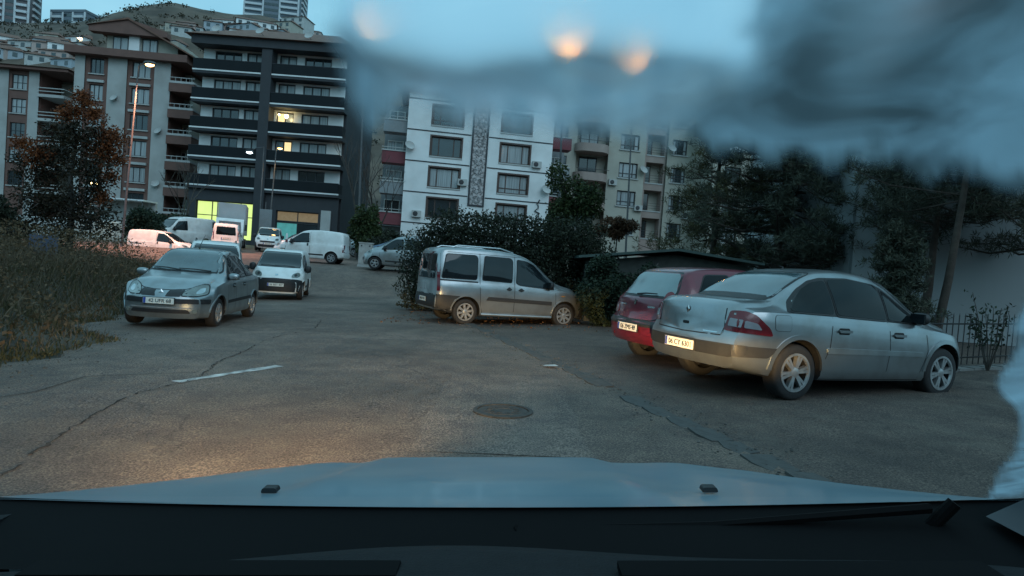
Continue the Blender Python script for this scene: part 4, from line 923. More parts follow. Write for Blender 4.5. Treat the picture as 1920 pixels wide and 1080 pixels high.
for x, en, yaw, pit, vsc in ((-.60, 4300, 25, -6.0, .22), (.60, 12500, 1, -1.8, .12)):
    h_ = MB(); h_.box(x - .14, x + .14, 1.93, 2.085, .5016, .565); h_.box(x - .14, x + .14, 1.93, 1.95, .42, .4995); h_.build('headlamp', m_plastic, own)  # out-of-view visor and back plate, added to cut the beam's upper edge
    MB().lathe([(0, 0), (.03, 0), (.035, .03), (0, .04)], 10, Matrix.Translation((x, 1.951, .48)) @ Matrix.Rotation(R(-90), 4, 'X')).build('bulb', m_bulb, own)
    ld = bpy.data.lights.new('headlamp_beam', 'SPOT'); ld.energy = en; ld.color = (1, .62, .26); ld.spot_size = R(88 if x < 0 else 76); ld.spot_blend = 1.0; ld.shadow_soft_size = .0045
    lo_ = bpy.data.objects.new('headlamp_beam', ld); COL.objects.link(lo_); lo_.parent = own
    lo_.matrix_basis = Matrix.Translation((x, 1.998, .5025)) @ Matrix.Rotation(R(yaw), 4, 'Z') @ Matrix.Rotation(R(90 + pit), 4, 'X') @ Matrix.Diagonal((1, vsc, 1, 1))
# ================================================================== buildings
m_wwall = M('white_render', (.74, .76, .76), .85, var=.06, scale=.6, dirt=((.40, .41, .40), .5, .4))
m_dwall = M('anthracite_cladding', (.034, .037, .043), .7, var=.1, scale=1.5)
m_cream = M('cream_render', (.40, .385, .33), .85, var=.07, scale=.6, dirt=((.28, .25, .21), .5, .45))
m_pink = M('salmon_render', (.34, .265, .235), .85, var=.08, scale=.8)
m_brown = M('brown_render', (.155, .085, .07), .85, var=.12, scale=.8)
m_redbal = M('dark_red_render', (.17, .045, .055), .8, var=.1, scale=.8)
m_greybal = M('grey_render', (.22, .24, .25), .8, var=.08)
m_conc = M('pale_concrete', (.42, .43, .42), .85, var=.1, scale=1.)
m_roof = M('clay_roof', (.16, .085, .062), .85, var=.2, scale=2., bump=.4, bscale=6)
m_frame_d = M('dark_window_frame', (.03, .032, .036), .5); m_frame_b = M('brown_window_frame', (.07, .04, .032), .5); m_frame_w = M('white_window_frame', (.6, .6, .58), .5)
m_pn_dark = M('dusk_pane', (.02, .03, .036), .06, spec=.8, ior=1.6, var=.3, scale=.8)
m_pn_cur = M('curtained_pane', (.30, .33, .34), .25, coat=.7, var=.30, scale=2.2, stretch=(9, 9, .15))
m_pn_lit = M('lit_pane', (.5, .45, .3), .4, emit=(1., .72, .34), estr=.9)
m_pn_green = M('lit_shop_pane', (.4, .45, .2), .4, var=.3, scale=.8, emit=(.62, .74, .20), estr=.95)
m_balglass = M('dark_parapet_panel', (.008, .011, .014), .55, spec=.2, var=.15, scale=.6)
m_lampw = M('lamp_warm', (.9, .7, .4), .4, emit=(1, .50, .15), estr=10.); m_lampo = M('lamp_orange', (.9, .6, .3), .4, emit=(1, .40, .11), estr=80.); m_lampy = M('lamp_yellow', (.9, .8, .5), .4, emit=(1, .74, .34), estr=18.); m_lampc = M('lamp_white', (.9, .9, .9), .4, emit=(.8, .93, 1), estr=16.)
def facade(W, H, ops, depth=.25, x0=0., z0=0., y=0.):
    xs = sorted({x0, x0 + W} | {v for o in ops for v in o[:2]}); zs = sorted({z0, z0 + H} | {v for o in ops for v in o[2:4]}); b = MB()
    ins = lambda x, z: any(o[0] < x < o[1] and o[2] < z < o[3] for o in ops)
    for i in range(len(xs) - 1):
        for j in range(len(zs) - 1):
            if not ins((xs[i] + xs[i + 1]) / 2, (zs[j] + zs[j + 1]) / 2): b.quad((xs[i], y, zs[j]), (xs[i + 1], y, zs[j]), (xs[i + 1], y, zs[j + 1]), (xs[i], y, zs[j + 1]))
    for a, c, e, f in [o[:4] for o in ops]:
        b.quad((a, y, e), (a, y + depth, e), (a, y + depth, f), (a, y, f)); b.quad((c, y, e), (c, y, f), (c, y + depth, f), (c, y + depth, e))
        b.quad((a, y, e), (c, y, e), (c, y + depth, e), (a, y + depth, e)); b.quad((a, y, f), (a, y + depth, f), (c, y + depth, f), (c, y, f))
    return b
def window(par, x0, x1, z0, z1, y, frame, pane, mull=(.5,), trans=None, fw=.07, sill=None, name='window', surround=None):
    b = MB(); b.box(x0, x1, y - .05, y + .04, z0, z0 + fw); b.box(x0, x1, y - .05, y + .04, z1 - fw, z1); b.box(x0, x0 + fw, y - .049, y + .04, z0 + fw, z1 - fw); b.box(x1 - fw, x1, y - .049, y + .04, z0 + fw, z1 - fw)
    for m in mull: xm = x0 + (x1 - x0) * m; b.box(xm - fw * .45, xm + fw * .45, y - .045, y + .04, z0 + fw, z1 - fw)
    if trans: zm = z0 + (z1 - z0) * trans; b.box(x0 + fw, x1 - fw, y - .043, y + .04, zm - fw * .4, zm + fw * .4)
    w_ = b.build(name, frame, par)
    edges = [0] + list(mull) + [1]; pn = pane if isinstance(pane, (list, tuple)) else [pane] * (len(edges) - 1)
    for k in range(len(edges) - 1):
        a, c = x0 + (x1 - x0) * edges[k], x0 + (x1 - x0) * edges[k + 1]
        MB().box(a + fw * .5, c - fw * .5, y, y + .02, z0 + fw * .5, z1 - fw * .5).build('pane', pn[k % len(pn)], w_)
    if sill: MB().box(x0 - .12, x1 + .12, y - .32, y, z0 - .12, z0 - .003).build('sill', sill, w_)
    if surround:
        q = MB(); t = .14
        q.box(x0 - t, x1 + t, y - .27, y - .03, z1, z1 + t); q.box(x0 - t, x1 + t, y - .27, y - .03, z0 - t, z0); q.box(x0 - t, x0, y - .269, y - .03, z0, z1); q.box(x1, x1 + t, y - .269, y - .03, z0, z1); q.build('surround', surround, w_)
    return w_
def gable(b, x0, x1, y0, y1, z, h, axis='x', over=.4):
    if axis == 'x':
        ym = (y0 + y1) / 2; P = [(x0 - over, y0 - over, z), (x1 + over, y0 - over, z), (x1 + over, y1 + over, z), (x0 - over, y1 + over, z), (x0 + h, ym, z + h), (x1 - h, ym, z + h)]
        i = len(b.v); b.v += P; b.f += [(i, i + 1, i + 5, i + 4), (i + 1, i + 2, i + 5), (i + 2, i + 3, i + 4, i + 5), (i + 3, i, i + 4), (i + 3, i + 2, i + 1, i)]
    return b
pick = lambda *a: random.choice(a)

# ---- dark apartment block with long balconies and lit shops
p0 = at(366, 240, 63); DB = empty('apartment_block', (p0.x - .6, 63, 1.75), 0); tag(DB, 'dark apartment block with long balconies above lit shops', 'building')
W, F0, FH = 15.6, 6.0, 2.92; TOP = F0 + 4 * FH + 2.45
MB().box(.25, W - .1, 1.55, 13, 0, TOP).build('rear_volume', m_dwall, DB)
for k in range(5):
    z = F0 + k * FH; ops = [(1.6, 4.4, z + .1, z + 2.25), (4.9, 6.75, z + .1, z + 2.3), (8.3, 10.1, z + .1, z + 2.3), (10.9, 13.7, z + .1, z + 2.25)]
    facade(W - .7, 2.42, ops, .22, .4, z + .02, 1.25).build('wall', m_wwall, DB)
    for n_i, o_ in enumerate(ops):
        cur = n_i in (1, 2); pn = pick(m_pn_cur, m_pn_cur, m_pn_dark) if not cur else m_pn_cur
        if k == 2 and n_i == 2: pn = [m_pn_lit, m_pn_cur, m_pn_dark]
        if k == 1 and n_i == 2: pn = [m_pn_cur, m_pn_lit]
        if k == 0 and n_i == 3: pn = m_pn_dark
        window(DB, *o_, 1.42, m_frame_d, pn, (.33, .66) if n_i in (0, 3) else (.5,), None, .13)
    for a, c in ((.0, 7.0), (8.05, W)):
        s_ = MB().box(a, c, 0, 1.5, z - .42, z).build('balcony', m_dwall, DB)
        MB().box(a + .02, c - .02, -.03, .05, z + .004, z + .98).build('parapet', m_balglass, s_)
        MB().box(a - .03, c + .03, -.06, .10, z - .17, z - .03).build('edge_strip', m_wwall, s_)
        MB().box(a + .02, c - .02, -.05, .06, z + .985, z + 1.03).build('handrail', m_dwall, s_)
        for xx in (a, c - .05): MB().box(xx, xx + .05, .052, 1.25, z + .004, z + .98).build('side_panel', m_balglass, s_)
MB().box(7.0, 8.05, -.12, 1.52, 0, TOP - .002).build('pier', m_dwall, DB)
MB().box(-.15, W + .15, -.3, 13.2, TOP, TOP + .85).build('cornice', m_dwall, DB)
gable(MB(), -.3, W + .3, -.3, 13.2, TOP + .86, 3.2).build('roof', m_roof, DB)
# shop front
sh = facade(W, F0 - .45, [(.9, 6.9, .5, 4.4), (9.2, 13.6, .5, 3.9)], .3, 0, 0, .4); sh.build('shop_wall', m_dwall, DB)
window(DB, .9, 6.9, .5, 4.4, .65, m_frame_d, [m_pn_green, m_pn_green, m_pn_green, m_pn_green], (.27, .36, .76), .62, .1, name='shop_window')
m_teal = M('teal_shop_panel', (.06, .22, .21), .4, var=.3, scale=2., emit=(.05, .2, .19), estr=.8); m_ochre = M('shop_fascia_pane', (.16, .12, .08), .5, var=.25, scale=3, emit=(.5, .33, .15), estr=.25)
wd_ = window(DB, 9.2, 13.6, .5, 2.75, .65, m_frame_d, [m_teal, m_pn_dark], (.5,), None, .1, name='shop_window'); window(DB, 9.2, 13.6, 2.8, 3.9, .65, m_frame_d, m_ochre, (.5,), None, .1, name='shop_transom')
MB().box(13.9, 14.9, .2, .39, .2, 4.2).build('shop_pillar', m_conc, DB)
for (px, py, mm, r_) in ((537, 218, m_lampy, .20), (636, 303, m_lampy, .09), (523, 215, m_lampy, .10)):
    p = at(px, py, 63.6); b = ellipsoid((p.x - DB.location.x, .62, p.z - 1.75), (r_,) * 3, 10, 6); b.build('balcony_lamp', mm, DB, True)

# ---- brown and white block, left
p0 = at(138, 165, 70); BB = empty('apartment_block', (p0.x, 70, 1.9), R(4)); tag(BB, 'brown and white striped apartment block with pointed attic gable', 'building')
m_ww2 = M('dull_white_render', (.40, .41, .40), .85, var=.08, scale=.6, dirt=((.25, .24, .22), .4, .6))
cols = [(0, 1.1, m_ww2), (1.1, 3.6, m_brown), (3.6, 5.7, m_ww2), (5.7, 8.7, m_brown), (8.7, 10.5, m_ww2)]; H = at(170, 104, 70).z - 1.9
rowz = [at(170, 136 + 49.6 * k, 70).z - 1.9 for k in range(6)]
MB().box(.05, 10.45, .45, 13, 0, H - .02).build('rear_volume', m_brown, BB)
for x0, x1, mm in cols:
    ops = [(x0 + .5, x1 - .5, z, z + 1.75) for z in rowz] if mm is m_brown else []
    facade(x1 - x0, H, ops, .25, x0, 0, 0 if mm is m_ww2 else .12).build('wall', mm, BB)
    for o_ in ops:
        w_ = window(BB, *o_, .30, m_frame_d, pick(m_pn_cur, m_pn_dark, m_pn_cur), (.33, .66), None, .08, m_conc)
        MB().box(o_[0] - .15, o_[1] + .15, -.1, .1, o_[2] - 1.0, o_[2] - .72).build('window_band', m_conc, w_)
MB().box(-.7, 12.6, -.9, 13.5, H, H + .8).build('eaves', m_brown, BB)
# attic with gable front
MB().prism([(3.2, H + .81), (11.0, H + .81), (11.0, H + 2.6), (3.2, H + 2.6)], .3, 11).build('attic', m_cream, BB)
for a, c in ((3.9, 5.6), (7.1, 8.8)): window(BB, a, c, H + .95, H + 2.5, .22, m_frame_d, m_pn_cur, (.5,), None, .09)
MB().box(5.75, 6.9, -.05, .29, H + .81, H + 3.2).build('attic_pier', m_wwall, BB)
MB().prism([(1.7, H + 2.62), (10.2, H + 2.62), (10.2, H + 3.2), (6.0, H + 4.3), (1.7, H + 3.2)], -.7, .28).build('gable_hood', m_brown, BB)
MB().prism([(1.5, H + 3.21), (6.0, H + 4.4), (13.2, H + .85), (13.2, H + .7), (6, H + 4.2)], -.9, 12).build('roof', m_roof, BB)
for k, z in enumerate(rowz):
    for j, (a, c, y0, y1) in enumerate(((10.5, 13.3, -.3, 3.4), (11.2, 14.2, 6.2, 9.0))):
        s_ = MB().box(a, c, y0, y1, z - 1.3, z - .35).build('balcony', m_brown, BB)
        MB().box(a + .05, c - .04, y0 - .03, y0 + .03, z - .34, z - .1).build('rail_board', m_conc, s_)
        MB().box(c - .04, c + .03, y0, y1, z - .34, z - .1).build('rail_board', m_conc, s_)
        for q in range(5): MB().box(a + .1 + q * .6, a + .14 + q * .6, y0 - .02, y0 + .02, z - .35, z + .25).build('baluster', m_conc, s_)
        MB().box(a, c + .02, y0 - .04, y0 + .04, z + .25, z + .32).build('handrail', m_conc, s_)
    MB().box(10.46, 11.2, 3.5, 12.8, z - 1.3, z + 1.7).build('side_wall', m_cream, BB)
    window(BB, 10.6, 11.1, z - .3, z + 1.3, 3.42, m_frame_w, m_pn_dark, (), None, .07)

# ---- leftmost block
p0 = at(-75, 200, 76); LB = empty('apartment_block', (p0.x, 76, 2.0), R(3)); tag(LB, 'brown-roofed apartment block cut by the left edge of the picture', 'building')
H = at(40, 130, 76).z - 2.0; rowz = [at(30, 165 + 45.5 * k, 76).z - 2.0 for k in range(5)]
MB().box(.05, 9.2, .4, 12, 0, H - .02).build('rear_volume', m_brown, LB)
for x0, x1, mm in ((0, 2.2, m_ww2), (2.2, 4.4, m_brown), (4.4, 5.6, m_ww2), (5.6, 8.0, m_brown), (8.0, 9.25, m_ww2)):
    ops = [(x0 + .3, x1 - .3, z, z + 1.8) for z in rowz] if mm is m_brown else []
    facade(x1 - x0, H, ops, .25, x0, 0, 0 if mm is m_ww2 else .1).build('wall', mm, LB)
    for o_ in ops: window(LB, *o_, .28, m_frame_d, pick(m_pn_cur, m_pn_dark), (.33, .66), .45, .08, m_conc)
for k, z in enumerate(rowz):
    s_ = MB().box(9.2, 12.4, -.2, 4.2, z - .75, z - .4).build('balcony', m_conc, LB)
    MB().box(9.25, 12.38, -.24, -.16, z - .1, z + .0).build('rail_board', m_conc, s_); MB().box(9.25, 12.38, -.24, -.16, z + .3, z + .4).build('handrail', m_conc, s_); MB().box(12.34, 12.42, -.15, 4.2, z + .3, z + .4).build('handrail', m_conc, s_)
    MB().box(9.25, 12.2, 4.0, 4.2, z - .4, z + 2.0).build('back_wall', m_cream if k != 2 else m_pn_lit, s_) if k != 2 else MB().box(9.25, 12.2, 4.0, 4.2, z - .4, z + 2.0).build('back_wall', m_cream, s_)
MB().box(9.0, 12.6, 4.25, 12, 0, H).build('side_wall', m_cream, LB)
MB().box(-.6, 13.2, -.9, 12.5, H, H + .35).build('eaves', m_brown, LB); gable(MB(), -.4, 13.0, -.7, 12.3, H + .36, 1.7).build('roof', m_roof, LB)

# ---- white block, centre
p0 = at(757, 340, 55); WB = empty('apartment_block', (p0.x, 55, 1.6), R(9)); tag(WB, 'white apartment block with brown-framed windows and lacy vertical panel', 'building')
zf = [at(752, 357, 55).z - 1.6 + 2.76 * k for k in (-1, 0, 1, 2, 3, 4)]; zb0 = at(747, 440, 55).z - 1.6; H = zf[4] + .6; W = 13.3
ops = []
for k in range(5):
    z = zf[k] + .58
    if z + 1.8 < H: ops += [(2.2, 4.9, z, z + 1.75), (8.5, 11.2, z, z + 1.75)]
facade(W, H - zb0, ops, .22, 0, zb0).build('wall', m_wwall, WB)
MB().box(.05, W - .05, .30, 12, zb0 + .01, H).build('rear_volume', m_wwall, WB); MB().box(.5, W - .5, 1.2, 11.5, 0, zb0).build('ground_storey', m_dwall, WB)
MB().box(0, W, 0.01, 1.2, zb0 - .12, zb0 - .002).build('soffit', m_conc, WB)
for x in (.4, 4.5, 8.8, 12.7): MB().box(x, x + .35, .4, .75, 0, zb0 - .12).build('column', m_brown, WB)
for o_ in ops: window(WB, *o_, .26, m_frame_b, pick([m_pn_cur, m_pn_cur, m_pn_cur], [m_pn_dark, m_pn_cur, m_pn_dark], [m_pn_dark] * 3), (.25, .75), pick(.28, None), .10, m_conc, surround=m_frame_b)
for z in zf[:5]: MB().box(.0, 5.75, -.03, -.003, z - .05, z + .05).build('floor_band', m_dwall, WB); MB().box(7.35, W, -.03, -.003, z - .05, z + .05).build('floor_band', m_dwall, WB)
m_lace = M('lace_panel', (.33, .31, .31), .8, var=.75, scale=5.5)
pa = MB().box(5.95, 7.15, -.05, -.004, zf[1] - .7, H - .4).build('ornament_panel', m_lace, WB)
for a, c in ((5.80, 5.95), (7.15, 7.30)): MB().box(a, c, -.09, -.004, zf[1] - .85, H - .4).build('panel_border', m_dwall, pa)
MB().box(5.95, 7.15, -.09, -.004, zf[1] - .85, zf[1] - .7).build('panel_border', m_dwall, pa)
for q in range(9):                                    # worn ironwork motifs on the panel
    zc = zf[1] - .2 + q * .85
    for s_ in (-1, 1): MB().tube([(6.55, -.07, zc - .35), (6.55 + s_ * .38, -.07, zc - .1), (6.55 + s_ * .30, -.07, zc + .2), (6.55 + s_ * .08, -.07, zc + .1), (6.55 + s_ * .2, -.07, zc - .05)], .025, 5).build('scroll', m_greybal, pa)
b = MB(); zc = zf[0] + .1                              # black script ornament at the right corner
for q in range(7): b.tube([(12.35 + .18 * math.sin(q * 1.9), -.06, zc + q * .42), (12.25 + .22 * math.cos(q * 2.3), -.06, zc + q * .42 + .2), (12.4 + .15 * math.sin(q * 1.1), -.06, zc + q * .42 + .42)], .055, 5)
b.build('wall_ornament', m_frame_d, WB)
for k in range(4):
    z = zf[k]
    for (a, c, side) in ((-2.1, -.02, 0), (W + .02, W + 1.9, 1)):
        mm = m_redbal if (k + side) % 2 == 0 else m_greybal
        s_ = MB().box(a, c, .5, 1.9, z - .3, z + .75).build('balcony', mm, WB)
        MB().box(a - .03, c, .44, .56, z + .76, z + .86).build('handrail', m_conc, s_); MB().box(a - .02, c, .44, .52, z + 1.05, z + 1.1).build('handrail', m_conc, s_)
        MB().box(a, c, 3.4, 3.8, z - .3, z + 2.46).build('back_wall', m_greybal, s_)
        window(WB, a + .3, c - .3, z + .5, z + 2.2, 3.3, m_frame_w, pick(m_pn_cur, m_pn_dark), (.5,), None, .08)
MB().box(-2.0, .04, 3.9, 11, 0, H - .5).build('wing', m_greybal, WB); MB().box(W - .04, W + 1.8, 3.9, 11, 0, H - .5).build('wing', m_greybal, WB)
MB().box(-.5, W + .5, -.5, 12.4, H + .002, H + .4).build('eaves', m_brown, WB); gable(MB(), -.4, W + .4, -.4, 12.3, H + .41, 1.8).build('roof', m_roof, WB)

# ---- cream block behind
p0 = at(1037, 400, 62); CB = empty('apartment_block', (p0.x, 62, 1.6), R(9)); tag(CB, 'cream apartment block with salmon balconies behind the small red-leaved tree', 'building')
zr = [at(1165, 383 + 54, 62).z - 1.6 + 2.87 * k for k in range(7)]; H = zr[5] + 2.4; W = 18.0
secs = [(0, 1.9, m_cream, None), (1.9, 5.3, m_cream, None), (5.3, 9.2, m_cream, (6.5, 8.5)), (9.2, 11.6, m_pink, (9.5, 11.4)), (11.6, 14.4, m_cream, (12.1, 13.7)), (14.4, W, m_cream, (15.3, 17.2))]
MB().box(.05, W, 1.6, 13, 0, H).build('rear_volume', m_cream, CB)
for x0, x1, mm, win in secs:
    yy = {m_pink: .35}.get(mm, .0); yy = 1.1 if x0 == 1.9 else yy
    ops = [(win[0], win[1], z, z + (1.55 if mm is m_cream else 1.9)) for z in zr if z + 2 < H] if win else []
    if mm is m_pink: ops = [(win[0], win[1], z - .2, z + 1.9) for z in zr if z + 2 < H]
    dpt = .22 if mm is m_cream else 1.1
    facade(x1 - x0, H, ops, dpt, x0, 0, yy).build('wall', mm, CB)
    for a in (x0, x1): MB().box(a - .02, a + .02, min(yy, .002) + .003, 1.59, 0, H - .01).build('return_wall', m_cream, CB)
    for o_ in ops:
        if mm is m_cream: window(CB, *o_, yy + .2, m_frame_d, pick([m_pn_cur, m_pn_dark, m_pn_cur], [m_pn_dark] * 3, [m_pn_cur] * 3), (.25, .75), .3, .1, m_conc)
        else:
            window(CB, o_[0] + .1, o_[0] + .9, o_[2] + .1, o_[3] - .2, yy + 1.05, m_frame_b, m_pn_dark, (), None, .08); MB().box(o_[0], o_[1], yy + 1.1, yy + 1.2, o_[2], o_[3]).build('loggia_back', m_cream, CB)
            MB().box(o_[0] - .05, o_[1] + .05, yy - .06, yy + .1, o_[2] - .12, o_[2] - .002).build('loggia_sill', m_conc, CB)
            for q in range(3): MB().box(o_[0], o_[1], yy + .02, yy + .05, o_[2] + .25 + q * .25, o_[2] + .28 + q * .25).build('loggia_bar', m_frame_d, CB)
for z in zr:
    if z + 2 > H: continue
    b = MB(); T_ = Matrix(((1, 0, 0, 0), (0, 0, 1, 0), (0, 1, 0, 0), (0, 0, 0, 1)))
    b.prism(rp([(1.7, 1.1), (1.7, -.5), (2.4, -1.1), (4.6, -1.1), (5.28, -.3), (5.28, 1.1)], .5), z - .75, z + .05, T_); s_ = b.build('balcony', m_pink, CB)
    MB().box(1.8, 5.2, -1.02, -.96, z + .35, z + .40).build('handrail', m_frame_d, s_); window(CB, 2.5, 4.4, z + .06, z + 1.9, 1.06, m_frame_d, pick(m_pn_cur, m_pn_dark), (.5,), None, .08)
for z in zr[:5]: window(CB, .55, .95, z + .3, z + 1.6, -.02, m_frame_d, m_pn_dark, (), None, .06)
MB().box(-.5, W + .5, -.6, 13.4, H + .002, H + .4).build('eaves', m_brown, CB); gable(MB(), -.4, W + .4, -.5, 13.3, H + .41, 1.8).build('roof', m_roof, CB)

# ---- pale block close on the right, behind the pines
PB = empty('apartment_block', (9.6, 17.5, .2), R(-6)); tag(PB, 'pale apartment wall behind the pines and railing at far right', 'building')
m_pale = M('pale_blue_render', (.26, .29, .30), .85, var=.06, scale=.5, dirt=((.19, .21, .21), .5, .45))
ops = [(1.0 + 4.2 * i, 2.8 + 4.2 * i, 5.4 + 2.9 * k, 7.0 + 2.9 * k) for i in range(5) for k in range(4)]
facade(22, 18, ops, .2).build('wall', m_pale, PB); MB().box(.05, 22, .3, 12, 0, 18).build('rear_volume', m_pale, PB)
for o_ in ops: window(PB, *o_, .22, m_frame_d, pick(m_pn_cur, m_pn_dark, m_pn_dark), (.5,), None, .08, m_conc)
for k in range(4): MB().box(-.02, 22, -.06, -.003, 4.6 + 2.9 * k, 4.75 + 2.9 * k).build('floor_band', m_conc, PB)
for k in range(4): s_ = MB().box(2.95, 5.05, -1.2, -.07, 4.9 + 2.9 * k, 5.9 + 2.9 * k).build('balcony', m_conc, PB); MB().box(2.9, 5.1, -1.26, -1.14, 6.0 + 2.9 * k, 6.06 + 2.9 * k).build('handrail', m_frame_d, s_)
MB().box(-.8, 22.6, -.9, 12.6, 18.002, 18.4).build('eaves', m_brown, PB)
# pale rear wing seen between the pines
SB = empty('apartment_block', (at(1330, 400, 60).x, 60, 1.4), R(10)); tag(SB, 'cream block half hidden behind the large pine', 'building')
ops = [(1.2 + 3.4 * i, 3.0 + 3.4 * i, 1.2 + 2.9 * k, 2.8 + 2.9 * k) for i in range(5) for k in range(5)]
facade(18, 16, ops, .2).build('wall', m_cream, SB); MB().box(.05, 18, .3, 12, 0, 16).build('rear_volume', m_cream, SB)
for o_ in ops: window(SB, *o_, .22, m_frame_d, pick(m_pn_cur, m_pn_dark), (.5,), None, .1, m_conc)
gable(MB(), -.4, 18.4, -.4, 12.3, 16.01, 1.8).build('roof', m_roof, SB)

# ---- low shed with a dark green roof
m_shed = M('green_roof_sheet', (.035, .065, .06), .6, var=.2, scale=3.); m_shedw = M('shed_wall', (.05, .055, .05), .9, var=.2)
def ppl(px, py, d): return at(px, py, d)
sa, sm, sb = at(1092, 479, 17), at(1272, 466, 17), at(1425, 493, 17)
shd = empty('garden_shed', (sa.x, 17, 0), 0); tag(shd, 'low shed with dark green gable roof above the maroon hatchback', 'shed')
L1, L2 = sm.x - sa.x, sb.x - sa.x
MB().prism([(.2, 0), (L2 - .2, 0), (L2 - .2, sb.z - .12), (L1, sm.z - .16), (.2, sa.z - .12)], .3, 5).build('wall', m_shedw, shd)
for k in range(7):
    a, c = k / 7, (k + .985) / 7; y0, y1 = 0, 5.4
    for (xa, za, xb, zb_) in ((-.1, sa.z, L1, sm.z), (L2 + .1, sb.z, L1, sm.z)):
        b = MB(); p = [(xa, -.1 + 5.4 * a, za), (xb, -.1 + 5.4 * a, zb_), (xb, -.1 + 5.4 * c, zb_), (xa, -.1 + 5.4 * c, za)]
        b.quad(*p); b.quad(*[(q[0], q[1], q[2] - .07) for q in p]); 
        for e in range(4): q, r_ = p[e], p[(e + 1) % 4]; b.quad(q, r_, (r_[0], r_[1], r_[2] - .07), (q[0], q[1], q[2] - .07))
        b.build('roof_panel', m_shed, shd)
# ================================================================== hillside with houses and towers
m_scrub = M('hill_scrub', (.095, .07, .052), .95, var=.5, scale=.09, dirt=((.05, .045, .034), .06, .7))
def hill_z(x, y):
    k = smooth(92, 330, y); h = 99 + 22 * math.exp(-((x + 165) / 55) ** 2) + 3 * math.sin(x * .041) + 2 * math.sin(x * .11 + y * .05)
    return 2.0 + k * h - smooth(330, 600, y) * 40 + 1.2 * math.sin(x * .23) * k * math.sin(y * .19)
rows = []
for j in range(46):
    y = 92 + (j / 45) ** 1.2 * 500; rows.append([(-420 + 840 * i / 120, y, hill_z(-420 + 840 * i / 120, y) - .2) for i in range(121)])
struct(sheet('hillside', rows, m_scrub))
rows = []
for j in range(16):
    y = -34 - j * 12; rows.append([(400 - 800 * i / 60, y, -.4 + smooth(0, 13, j) * (40 + 6 * math.sin(i * .7)) + 1.5 * math.sin(i * 1.9 + j)) for i in range(61)])
struct(sheet('hillside', rows, m_scrub))  # unseen slope behind the camera, added to darken glass reflections of low sky
def on_hill(px, py, d0=110, d1=420):
    d = d0
    while d < d1:
        p = at(px, py, d)
        if p.z <= hill_z(p.x, d): return p
        d += 1.
    p = at(px, py, 330); p.z = hill_z(p.x, 330); return p
hw_mats = [m_wwall, m_cream, m_conc, M('faded_pink_render', (.42, .33, .30), .85), M('faded_blue_render', (.33, .38, .42), .85)]
spots = [(22, 104, 9, 6, 'small house with pale wall left of the leftmost roof'), (58, 108, 11, 6, 'house pair low on the hill above the leftmost block'), (78, 118, 10, 7, 'pale house with stepped roof beside the hill lamp'),
  (100, 112, 10, 8, 'white house right of the hill lamp'), (114, 122, 9, 6, 'narrow white house just above the leftmost roof slope'), (128, 104, 12, 9, 'taller white house left of the striped block eaves'),
  (330, 62, 12, 7, 'ochre house on the ridge left of the ridge lamp'), (352, 60, 11, 7, 'low stone-coloured house just left of the ridge lamp'), (418, 62, 13, 9, 'white house under the high tower, leftmost'),
  (445, 66, 14, 11, 'pale blue house under the high tower'), (480, 62, 16, 12, 'wide white house centred under the high tower'), (520, 60, 13, 11, 'white house right of centre under the tower'), (548, 52, 12, 12, 'tall pale house next to the gabled white house'), (575, 55, 15, 13, 'white gabled house at the right end of the ridge row'),
  (310, 84, 9, 5, 'tiny house on the slope right of the attic gable'), (395, 76, 10, 5, 'tiny flat house above the dark block roof')]
spots += [(random.uniform(-10, 150) if k % 2 else random.uniform(300, 640), random.uniform(74, 120) if k % 2 else random.uniform(50, 74), random.uniform(7, 12), random.choice((6, 7, 9, 12)), 'small plain house in the crowd of houses covering the hill slope') for k in range(34)]
for i, (px, py, w_, h_, lab) in enumerate(spots):
    p = on_hill(px, py); o = empty('hill_house', (p.x, p.y, p.z - 1), R(random.uniform(-25, 25))); tag(o, lab, 'house', 'houses on the hillside' if i < 16 else 'crowd of small houses on the slope')
    mm = hw_mats[i % 5]; h_ *= .5; MB().box(-w_ / 2, w_ / 2, 0, 9, -3, h_).build('wall', mm, o)
    gable(MB(), -w_ / 2, w_ / 2, 0, 9, h_ + .02, 2.2, over=.5).build('roof', m_roof, o)
    nf = max(1, int(h_ / 2.6)); nw = max(2, int(w_ / 3.2))
    for f_ in range(nf):
        for k in range(nw):
            x = -w_ / 2 + w_ * (k + .5) / nw; z = h_ - 2.1 - f_ * 2.6; MB().box(x - .7, x + .7, -.05, .02, z, z + 1.5).build('window', m_pn_dark, o)
def tower(px, py, d, W, floors, lab, rz, white, dark):
    p = at(px, py, d); z0 = hill_z(p.x, d) - 4; o = empty('tower_block', (p.x, d, z0), R(rz)); tag(o, lab, 'tower')
    H = floors * 3.1; MB().box(-W / 2, W / 2, 0, W * .8, 0, H).build('core', dark, o)
    for sx in (-W / 2 - .3, -W * .17, W * .17 - .9, W / 2 - .6): MB().box(sx, sx + .9, -.35, -.003, 0, H + 1).build('fin', white, o)
    for f_ in range(floors):
        z = f_ * 3.1
        for a, c in ((-W / 2 + .62, -W * .17 - .02), (W * .17 + .02, W / 2 - .62)): MB().box(a, c, -1.2, -.004, z, z + 1.15).build('balcony', white, o)
        MB().box(-W * .17 + .92, W * .17 - .92, -.12, -.004, z + .9, z + 2.3).build('window_band', m_pn_dark, o)
        MB().box(W / 2 + .003, W / 2 + 1.0, W * .2, W * .6, z, z + 1.15).build('balcony', white, o)
    MB().box(-W / 2 - .3, W / 2 + .3, -.4, W * .8 + .2, H + .003, H + 1.2).build('parapet', dark, o); return o
m_tw = M('tower_white', (.50, .53, .55), .8); m_td = M('tower_grey', (.13, .16, .19), .7)
tower(508, 30, 345, 29, 26, 'tall striped tower block rising from the ridge above the dark block', 8, m_tw, m_td)
